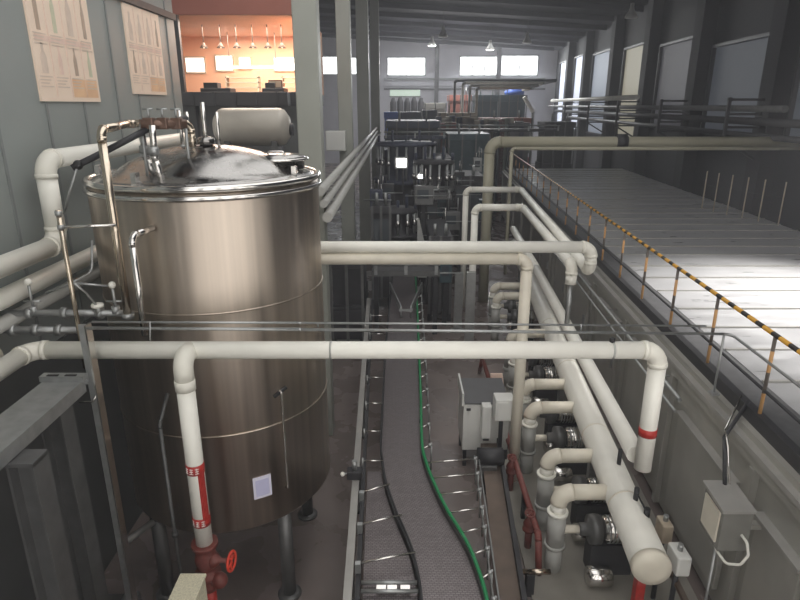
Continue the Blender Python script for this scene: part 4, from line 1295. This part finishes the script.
for i, (u0, u1, v0) in enumerate(((390, 396.5, 98), (397, 403.5, 97), (404, 410.5, 98), (411, 417.5, 97), (418, 424.5, 98))):
    a, b = P(u0, v0, 54), P(u1, v0, 54)
    r = (b.x - a.x) / 2
    t = thing('dark_silo', 'tall dark silo under the green window strip, %s of five' % ('leftmost', 'second from left', 'middle one', 'second from right', 'rightmost')[i], 'silo', ((a.x + b.x) / 2, 54, 0), 'dark silos by the far wall')
    MB().lathe([(r * .3, .9), (r, 1.8), (r, a.z - .4), (r * .5, a.z), (0, a.z)], ((a.x + b.x) / 2, 54, 0), seg=20).build('silo_shell', 'dark', t)
    for s1 in (-1, 1):
        MB().box(((a.x + b.x) / 2 + s1 * r * .7 - .06, 53.9, 0), ((a.x + b.x) / 2 + s1 * r * .7 + .06, 54.1, 2)).build('leg', 'galv', t)
machine('white_cooler', 'white cooling unit in front of the far wall', 'machine', 425, 446, 103, 50, 2, 'white', panels=2, glass=False, extra=False)
machine('teal_cabinet', 'big dark teal cabinet under the far windows, the left one', 'cabinet', 475, 499, 95, 50, 2, 'teal', panels=3, glass=False)
machine('teal_cabinet', 'big dark teal cabinet under the far windows, the right one', 'cabinet', 501, 527, 95, 50, 2, 'teal', panels=3, glass=False)
machine('red_frame_machine', 'red-brown framed machine left of the teal cabinets', 'machine', 449, 472, 95, 52, 2, 'redbrown', panels=4, glass=False)
machine('tan_stacker', 'tan carton stacker in the far middle of the hall', 'machine', 440, 478, 113, 40.9, 2.5, 'tan', panels=5, glass=False)
machine('grey_conveyor_head', 'grey conveyor head below the teal cabinets', 'machine', 482, 532, 118, 42, 2, 'redbrown', panels=5, m2='navy')
machine('dark_crate_stack', 'dark machine stack at the foot of the right-wall windows', 'machine', 545, 576, 122, 38, 2, 'dark', panels=3, glass=False)
for i, (u0, u1, v0, Y, m) in enumerate(((384, 398, 112, 40, 'blue'), (400, 421, 112, 41, 'navy'), (423, 437, 110, 42, 'navy'))):
    machine('crate_stack', ('pale blue crate stack by the far columns', 'slate crate stack right of the pale blue one', 'slate crate stack next to the tan stacker')[i], 'crates', u0, u1, v0, Y, 2, m, panels=3, glass=False, posts=False, extra=False)
# blue tarp bundle and white chute on the right teal cabinet
a, b = P(506, 95.5, 49.9), P(526, 90, 49.9)
t = MB()
t.lathe([(0, 0), (.75, .05), (.8, .3), (.55, .55), (.2, .65), (0, .66)], ((a.x + b.x) / 2, 50.6, a.z), seg=16)
tag(t.build('tarp_bundle', 'blue'), 'bright blue bundle lying on the right teal cabinet', 'bundle')
a, b = P(524, 97, 48.5), P(533, 112, 48.5)
t = thing('white_chute', 'slanted white chute right of the teal cabinets', 'chute', (b.x, 48.5, 0))
MB().bar(a, b, .5, .22).build('chute_trough', 'white', t)
MB().box((b.x - .1, 48.4, 0), (b.x + .1, 48.6, b.z)).build('leg', 'galv', t)
a, b = P(418, 219, 18), P(424, 241, 18)
t = thing('pale_chute', 'pale steel chute standing in the aisle behind the crossing pipes', 'chute', ((a.x + b.x) / 2, 18, 0))
MB().hexa([(a.x, 17.8, .9), (b.x + .25, 17.8, .9), (b.x + .25, 18, .9), (a.x, 18, .9), (a.x - .02, 18, a.z), (a.x + .04, 18, a.z), (a.x + .04, 18.2, a.z), (a.x - .02, 18.2, a.z)]).build('chute_plate', 'greypipe', t)
MB().box((a.x + .05, 17.85, .9), (b.x + .3, 18.1, (a.z + .9) / 2 + .2)).build('chute_box', 'galv', t)
MB().box((a.x + .1, 17.9, 0), (a.x + .3, 18.05, .9)).build('leg', 'dark', t)
# overhead conveyor gantries
for i, (u0, u1, v, Y, w, m, lb) in enumerate(((414, 452, 195, 20.0, .6, 'mid', 'grey conveyor bridge crossing the middle of the aisle'), (438, 560, 129, 34.7, .8, 'dark', 'long dark conveyor gantry below the far machines'), (384, 446, 136, 31, .5, 'navy', 'slate conveyor gantry in front of the crate washer'), (372, 440, 271, 15.2, .5, 'mid', 'grey cross conveyor just below the crossing pipes'))):
    a, b = P(u0, v, Y), P(u1, v, Y)
    t = thing('conveyor_bridge', lb, 'conveyor', ((a.x + b.x) / 2, Y, 0), 'conveyor bridges across the hall')
    MB().box((a.x, Y, a.z - .15), (b.x, Y + w, a.z)).build('conveyor_bed', m, t)
    for yy in (Y - .02, Y + w):
        MB().cyl((a.x, yy, a.z + .18), (b.x, yy, a.z + .18), .03, 8).build('guide_rail', 'galv', t)
    n = max(2, int((b.x - a.x) / 1.5))
    for k in range(n + 1):
        x = a.x + .1 + (b.x - a.x - .2) * k / n
        MB().box((x - .04, Y - .03, a.z - .1), (x + .04, Y + .01, a.z + .2)).build('rail_post', 'galv', t)
        if k % 2 == 0:
            MB().box((x - .06, Y + .1, 0), (x + .06, Y + .25, a.z - .15)).build('leg', 'dark', t)
# round filling carousels and the clutter round them
def carousel(label, u, v, Y, R_, n, m, hgt):
    p = P(u, v, Y)
    t = thing('filling_carousel', label, 'machine', (p.x, Y, 0), 'filling carousels')
    MB().cyl((p.x, Y, 0), (p.x, Y, p.z - hgt), R_ * .55, 24).build('pedestal', 'dark', t)
    MB().lathe([(R_, 0), (R_, .12), (R_ * .5, .2), (R_ * .5, hgt - .2), (R_ * .9, hgt - .12), (R_ * .9, hgt), (0, hgt + .05)], (p.x, Y, p.z - hgt), seg=28).build('drum', m, t)
    for k in range(n):
        an = 2 * math.pi * k / n
        x, y = p.x + math.cos(an) * R_ * .86, Y + math.sin(an) * R_ * .86
        f = MB().cyl((x, y, p.z - hgt + .1), (x, y, p.z - .1), .045, 8).build('filling_valve', 'galv', t)
        MB().lathe([(.08, 0), (.08, .12), (.04, .2)], (x, y, p.z - hgt * .55), seg=10).build('valve_head', 'chrome', f)
    for k in range(5):
        x = p.x + (k - 2) * R_ * .4
        MB().cyl((x, Y - .1, p.z), (x, Y - .1, p.z + .25 + .2 * (k % 2)), .05, 8).build('top_pipe', 'navy', t)


carousel('round filling carousel with many steel valves behind the bright glowing panel', 406, 142, 24.0, 1.3, 20, 'navy', 1.5)
carousel('smaller round capping carousel with steel valves right of the bright panel', 434, 160, 21.5, .8, 14, 'dark', 1.2)
carousel('low round rinsing carousel with valves beneath the grey conveyor bridge', 398, 208, 19.2, .7, 12, 'dark', .9)
rng = random.Random(5)
mats_ = ['dark', 'mid', 'navy', 'teal', 'galv', 'dark']
where = ['beside the labelling machine', 'before the packing machine', 'under the conveyor bridge', 'left of the tall arch', 'right of the pale chute', 'near the capping machine', 'behind the rinsing machine', 'at the feet of the filling carousel', 'below the inner arch', 'before the palletiser', 'beyond the small bright panel', 'between the stanchions and belt']
spots = [(458, 172, 22.4), (462, 186, 21.8), (432, 203, 19.3), (452, 212, 19.4), (437, 226, 19.1), (376, 190, 18.6), (444, 199, 20.4), (388, 184, 20.9), (486, 200, 18.8), (478, 158, 27.0), (424, 186, 19.0), (446, 262, 15.9)]
for (u, v, Y), lb in zip(spots, where):
    p = P(u, v, Y)
    w_ = rng.uniform(.16, .3)
    t = thing('control_pedestal', 'small dark control pedestal with pipes, ' + lb, 'pedestal', (p.x, Y, 0), 'control pedestals among the machines')
    MB().box((p.x - w_, Y, p.z - .6), (p.x + w_, Y + .3, p.z)).build('pedestal_box', rng.choice(mats_), t, .015)
    MB().box((p.x - .06, Y + .08, 0), (p.x + .06, Y + .2, p.z - .6)).build('pedestal_post', 'dark', t)
    MB().box((p.x - w_ * .7, Y - .012, p.z - .4), (p.x + w_ * .5, Y, p.z - .12)).build('screen', 'glass', t)
    for k in range(rng.randint(2, 4)):
        x = p.x + rng.uniform(-w_, w_)
        h_ = rng.uniform(.15, .6)
        MB().cyl((x, Y + .15, p.z), (x, Y + .15, p.z + h_), .022, 6).build('thin_pipe', rng.choice(['galv', 'chrome', 'mid']), t)
    MB().cyl((p.x - w_ * 2, Y - .05, p.z - .3), (p.x + w_ * 2.4, Y - .05, p.z - .3), .02, 6).build('cross_pipe', 'galv', t)
for k in range(26):
    u = 440 + 4.1 * (k % 22) + rng.uniform(-1.5, 1.5)
    row = k // 9
    Y = 40.2 - row * .8
    top = P(u, 117 + 2.5 * row + rng.uniform(-2, 2), Y)
    s_ = rng.uniform(.16, .3)
    t = MB().box((top.x - s_, Y - .3, 0), (top.x + s_, Y + .3, top.z))
    t = tag(t.build('carton_column', rng.choice(['tan', 'redbrown', 'tan', 'cream', 'navy', 'mid']), None, .02), 'narrow carton column in the cluttered band below the teal cabinets', 'cartons', 'carton columns in the far middle')
# v-shaped guide tray on the belt
t = thing('guide_funnel', 'v-shaped steel guide funnel over the belt in the aisle', 'guide', (.1, 15, BZ))
for s1, u0, u1 in ((-1, 390, 401), (1, 422, 411)):
    a, b = P(u0, 281, 15.6), P(u1, 297, 13.6)
    a.z = b.z = BZ + .22
    MB().bar(a, b, .03, .16).build('guide_plate', 'galv', t)
    for p in (a, b):
        MB().cyl((p.x, p.y, BZ - .05), (p.x, p.y, BZ + .3), .02, 8).build('guide_post', 'galv', t)
a, b = P(399, 298, 13.5), P(413, 298, 13.5)
MB().bar((a.x, 13.5, BZ + .22), (b.x, 13.5, BZ + .22), .05, .05).build('cross_plate', 'galv', t)
# small glowing panels on posts between the machines
for i, (u, v, Y, s, lb) in enumerate(((403, 162, 22.5, .3, 'bright glowing panel between the aisle machines'), (421, 176, 20.6, .12, 'tiny bright panel below the larger glowing panel'), (393, 166, 24.5, .2, 'bluish small panel left of the bright glowing panel'))):
    p = P(u, v, Y)
    t = thing('glowing_panel', lb, 'lamp', (p.x, Y, 0), 'glowing panels')
    MB().box((p.x - s, Y, p.z - s * .8), (p.x + s * .6, Y + .1, p.z + s * .6)).build('panel_housing', 'galv', t)
    MB().box((p.x - s * .8, Y - .02, p.z - s * .6), (p.x + s * .4, Y, p.z + s * .4)).build('lamp_glass', 'lamp' if i < 2 else 'b5', t)
    MB().cyl((p.x, Y + .05, 0), (p.x, Y + .05, p.z - s * .8), .04, 8).build('panel_post', 'dark', t)
# nested white pipe bends in front of the far wall
for i, (u, v, ur) in enumerate(((455, 80.5, 556), (463, 83, 545), (470, 85.5, 538), (477, 88, 532))):
    Y = 46 - i * .5
    a, b = P(u, v, Y), P(ur, v, Y)
    pipe('pale_bend_pipe', 'pale pipe bend before the far wall, %s of four nested' % ('outermost', 'second', 'third', 'innermost')[i], [(a.x, Y, 0), (a.x, Y, a.z), (b.x, Y, a.z), (b.x + 1.2, 62 - i, a.z)], .1, .18, 'dark' if i == 0 else ('white', 'greypipe', 'cream')[i - 1], 'greypipe' if i else 'dark', 'nested pipe bends', joints=False, seg=10)
# pipe rack along the right wall
for i, (z, off, r, m, y0, y1, lb) in enumerate(((6.35, -1.0, .13, 'white', 33, 60, 'white pipe on the right-wall rack, shortest and brightest'), (5.85, -1.2, .1, 'mid', 18, 60, 'grey pipe on the right-wall rack, above the dark ones'), (5.45, -.9, .12, 'kerb', 16, 58, 'dark grey pipe on the right-wall rack, second lowest'), (5.05, -1.3, .09, 'kerb', 14, 50, 'dark thin pipe on the right-wall rack, lowest of four'))):
    t = pipe('rack_pipe', lb, [(RW(y0, off), y0, z), (RW(y1, off), y1, z)], r, .2, m, m, 'pipes along the right wall')
for i, y in enumerate((21.0, 27.7, 34.7, 41.9, 50.3)):
    t = thing('rack_bracket', 'dark pipe rack bracket on the right wall pillar, %s from the viewer' % ('first', 'second', 'third', 'fourth', 'fifth')[i], 'bracket', (RW(y, -.8), y, 4.8), 'pipe rack brackets')
    for z in (4.87, 5.25, 5.67, 6.13):
        MB().bar((RW(y, -1.55), y, z), (RW(y, -.34), y, z), .08, .08).build('arm', 'dark', t)
    MB().box((RW(y, -1.55), y - .05, 4.8), (RW(y, -1.45), y + .05, 6.2)).build('upright', 'dark', t)
    MB().bar((RW(y, -1.5), y, 4.85), (RW(y, -.36), y, 4.2), .07, .07).build('brace', 'dark', t)

# haze volume standing in for the veil of the viewing glass
hm = bpy.data.materials.new('glass_veil_haze')
hm.use_nodes = True
hm.node_tree.nodes.remove(hm.node_tree.nodes['Principled BSDF'])
vs_ = hm.node_tree.nodes.new('ShaderNodeVolumeScatter')
vs_.inputs['Color'].default_value = (.93, .94, 1, 1)
vs_.inputs['Density'].default_value = .005
vs_.inputs['Anisotropy'].default_value = .2
hm.node_tree.links.new(vs_.outputs[0], hm.node_tree.nodes['Material Output'].inputs['Volume'])
M['haze'] = hm
hz = MB().hexa([(-11.15, -1.1, -.1), (RW(-1.1, .4), -1.1, -.1), (RW(66.15, .4), 66.15, -.1), (-11.15, 66.15, -.1),
                (-11.15, -1.1, cz(-11.15) + .1), (RW(-1.1, .4), -1.1, cz(RW(-1.1, .4)) + .1), (RW(66.15, .4), 66.15, cz(RW(66.15, .4)) + .1), (-11.15, 66.15, cz(-11.15) + .1)]).build('glass_veil_haze', 'haze')
tag(hz, 'thin grey haze added through the hall for the veil of the glass', 'haze', kind='stuff')

# ------------------------------------------------------------------ high-bay lamps
hb = [(432, 46, 50, 1), (490, 50, 50, 1), (443, 37, 44, 0), (527, 43, 46, 0), (631, 18, 34, 0), (741, 1, 30, 0)]
hl = ['lit bell lamp above the left far window', 'lit bell lamp above the middle far window', 'unlit bell lamp nearest the ceiling middle', 'unlit bell lamp right of the far windows', 'unlit bell lamp in the dark upper right', 'pale bell lamp at the top edge on the right']
for i, (u, v, Y, on) in enumerate(hb):
    p = P(u, v, Y)
    t = thing('high_bay_lamp', hl[i], 'lamp', tuple(p), 'bell lamps under the roof')
    MB().lathe([(.32, 0), (.3, .12), (.15, .35), (.1, .5), (.1, .7), (0, .72)], p, seg=20).build('lamp_shade', 'greypipe', t)
    MB().lathe([(0, -.02), (.27, 0), (.27, .05), (0, .06)], p, seg=20).build('lamp_glass', 'lamp' if on else 'greypipe', t)
    MB().cyl(p + V((0, 0, .7)), (p.x, p.y, cz(p.x) + .02), .02, 6).build('hanging_rod', 'dark', t)


def light(name, kind, loc, energy, color=(1, 1, 1), rot=None, **kw):
    d = bpy.data.lights.new(name, kind)
    d.energy = energy
    d.color = color
    for k_, v_ in kw.items():
        setattr(d, k_, v_)
    o = bpy.data.objects.new(name, d)
    COL.objects.link(o)
    o.location = loc
    if rot:
        o.rotation_euler = rot
    return o


def aim(frm, to):
    return (V(to) - V(frm)).to_track_quat('-Z', 'Y').to_euler()


# daylight through the far windows, lamps and an added unseen floodlight for roof patch
for (u, v) in ((406, 66), (478, 66), (520, 66)):
    p = P(u, v, WY - .3)
    light('far_window_light', 'AREA', tuple(p), 500, (.95, .98, 1), aim(p, p + V((0, -10, -5))), shape='RECTANGLE', size=4, size_y=1.6)
for i, (u, v, Y, on) in enumerate(hb):
    if on:
        p = P(u, v, Y)
        light('high_bay_light', 'POINT', (p.x, p.y, p.z - .4), 500, (1, .98, .95), shadow_soft_size=.3)
light('far_hall_light', 'AREA', (4, 54, 10.5), 700, (.96, .97, 1), (0, 0, 0), shape='RECTANGLE', size=12, size_y=14)
light('reflected_room_light', 'AREA', ((A0.x + A1.x) / 2, OY + 2, A1.z - .06), 270, (1, .87, .74), (0, 0, 0), shape='RECTANGLE', size=2.4, size_y=3)  # added to light the modelled glass reflection
fl = (8.8, 11.2, 9.2)
light('roof_patch_light', 'SPOT', fl, 6500, (1, .97, .93), aim(fl, (7.3, 10.2, 2.6)), spot_size=math.radians(66), spot_blend=1.0, shadow_soft_size=.4)
t = thing('roof_patch_lamp', 'added floodlight out of view, making the bright patch on the tunnel roof', 'lamp', (fl[0], fl[1], fl[2] + .1))
MB().lathe([(.36, -.05), (.34, .1), (.16, .38), (.1, .7), (0, .72)], (fl[0], fl[1], fl[2] + .1), seg=20).build('lamp_shade', 'greypipe', t)
MB().cyl((fl[0], fl[1], fl[2] + .75), (fl[0], fl[1], cz(fl[0])), .02, 6).build('hanging_rod', 'dark', t)
# overhead area lights over the aisle and the glazed gallery side behind the viewer
light('overhead_light', 'AREA', (0, 9, 10.7), 420, (1, .99, .97), (0, 0, 0), shape='RECTANGLE', size=6, size_y=16)
light('mid_overhead_light', 'AREA', (3, 26, 10.7), 110, (.97, .98, 1), (0, 0, 0), shape='RECTANGLE', size=5, size_y=14)

w = bpy.data.worlds.new('World')
scene.world = w
w.use_nodes = True
w.node_tree.nodes['Background'].inputs[0].default_value = (1, .97, .93, 1)
w.node_tree.nodes['Background'].inputs[1].default_value = 1.55

cam = bpy.data.cameras.new('Camera')
cam.sensor_width = 36
cam.lens = 27
cam.clip_start = .05
co = bpy.data.objects.new('Camera', cam)
COL.objects.link(co)
co.location = (0, 0, H)
co.rotation_euler = (math.radians(90 - 18), 0, 0)
scene.camera = co
scene.view_settings.view_transform = 'Standard'
scene.view_settings.look = 'None'
scene.view_settings.exposure = .30
scene.view_settings.gamma = 1
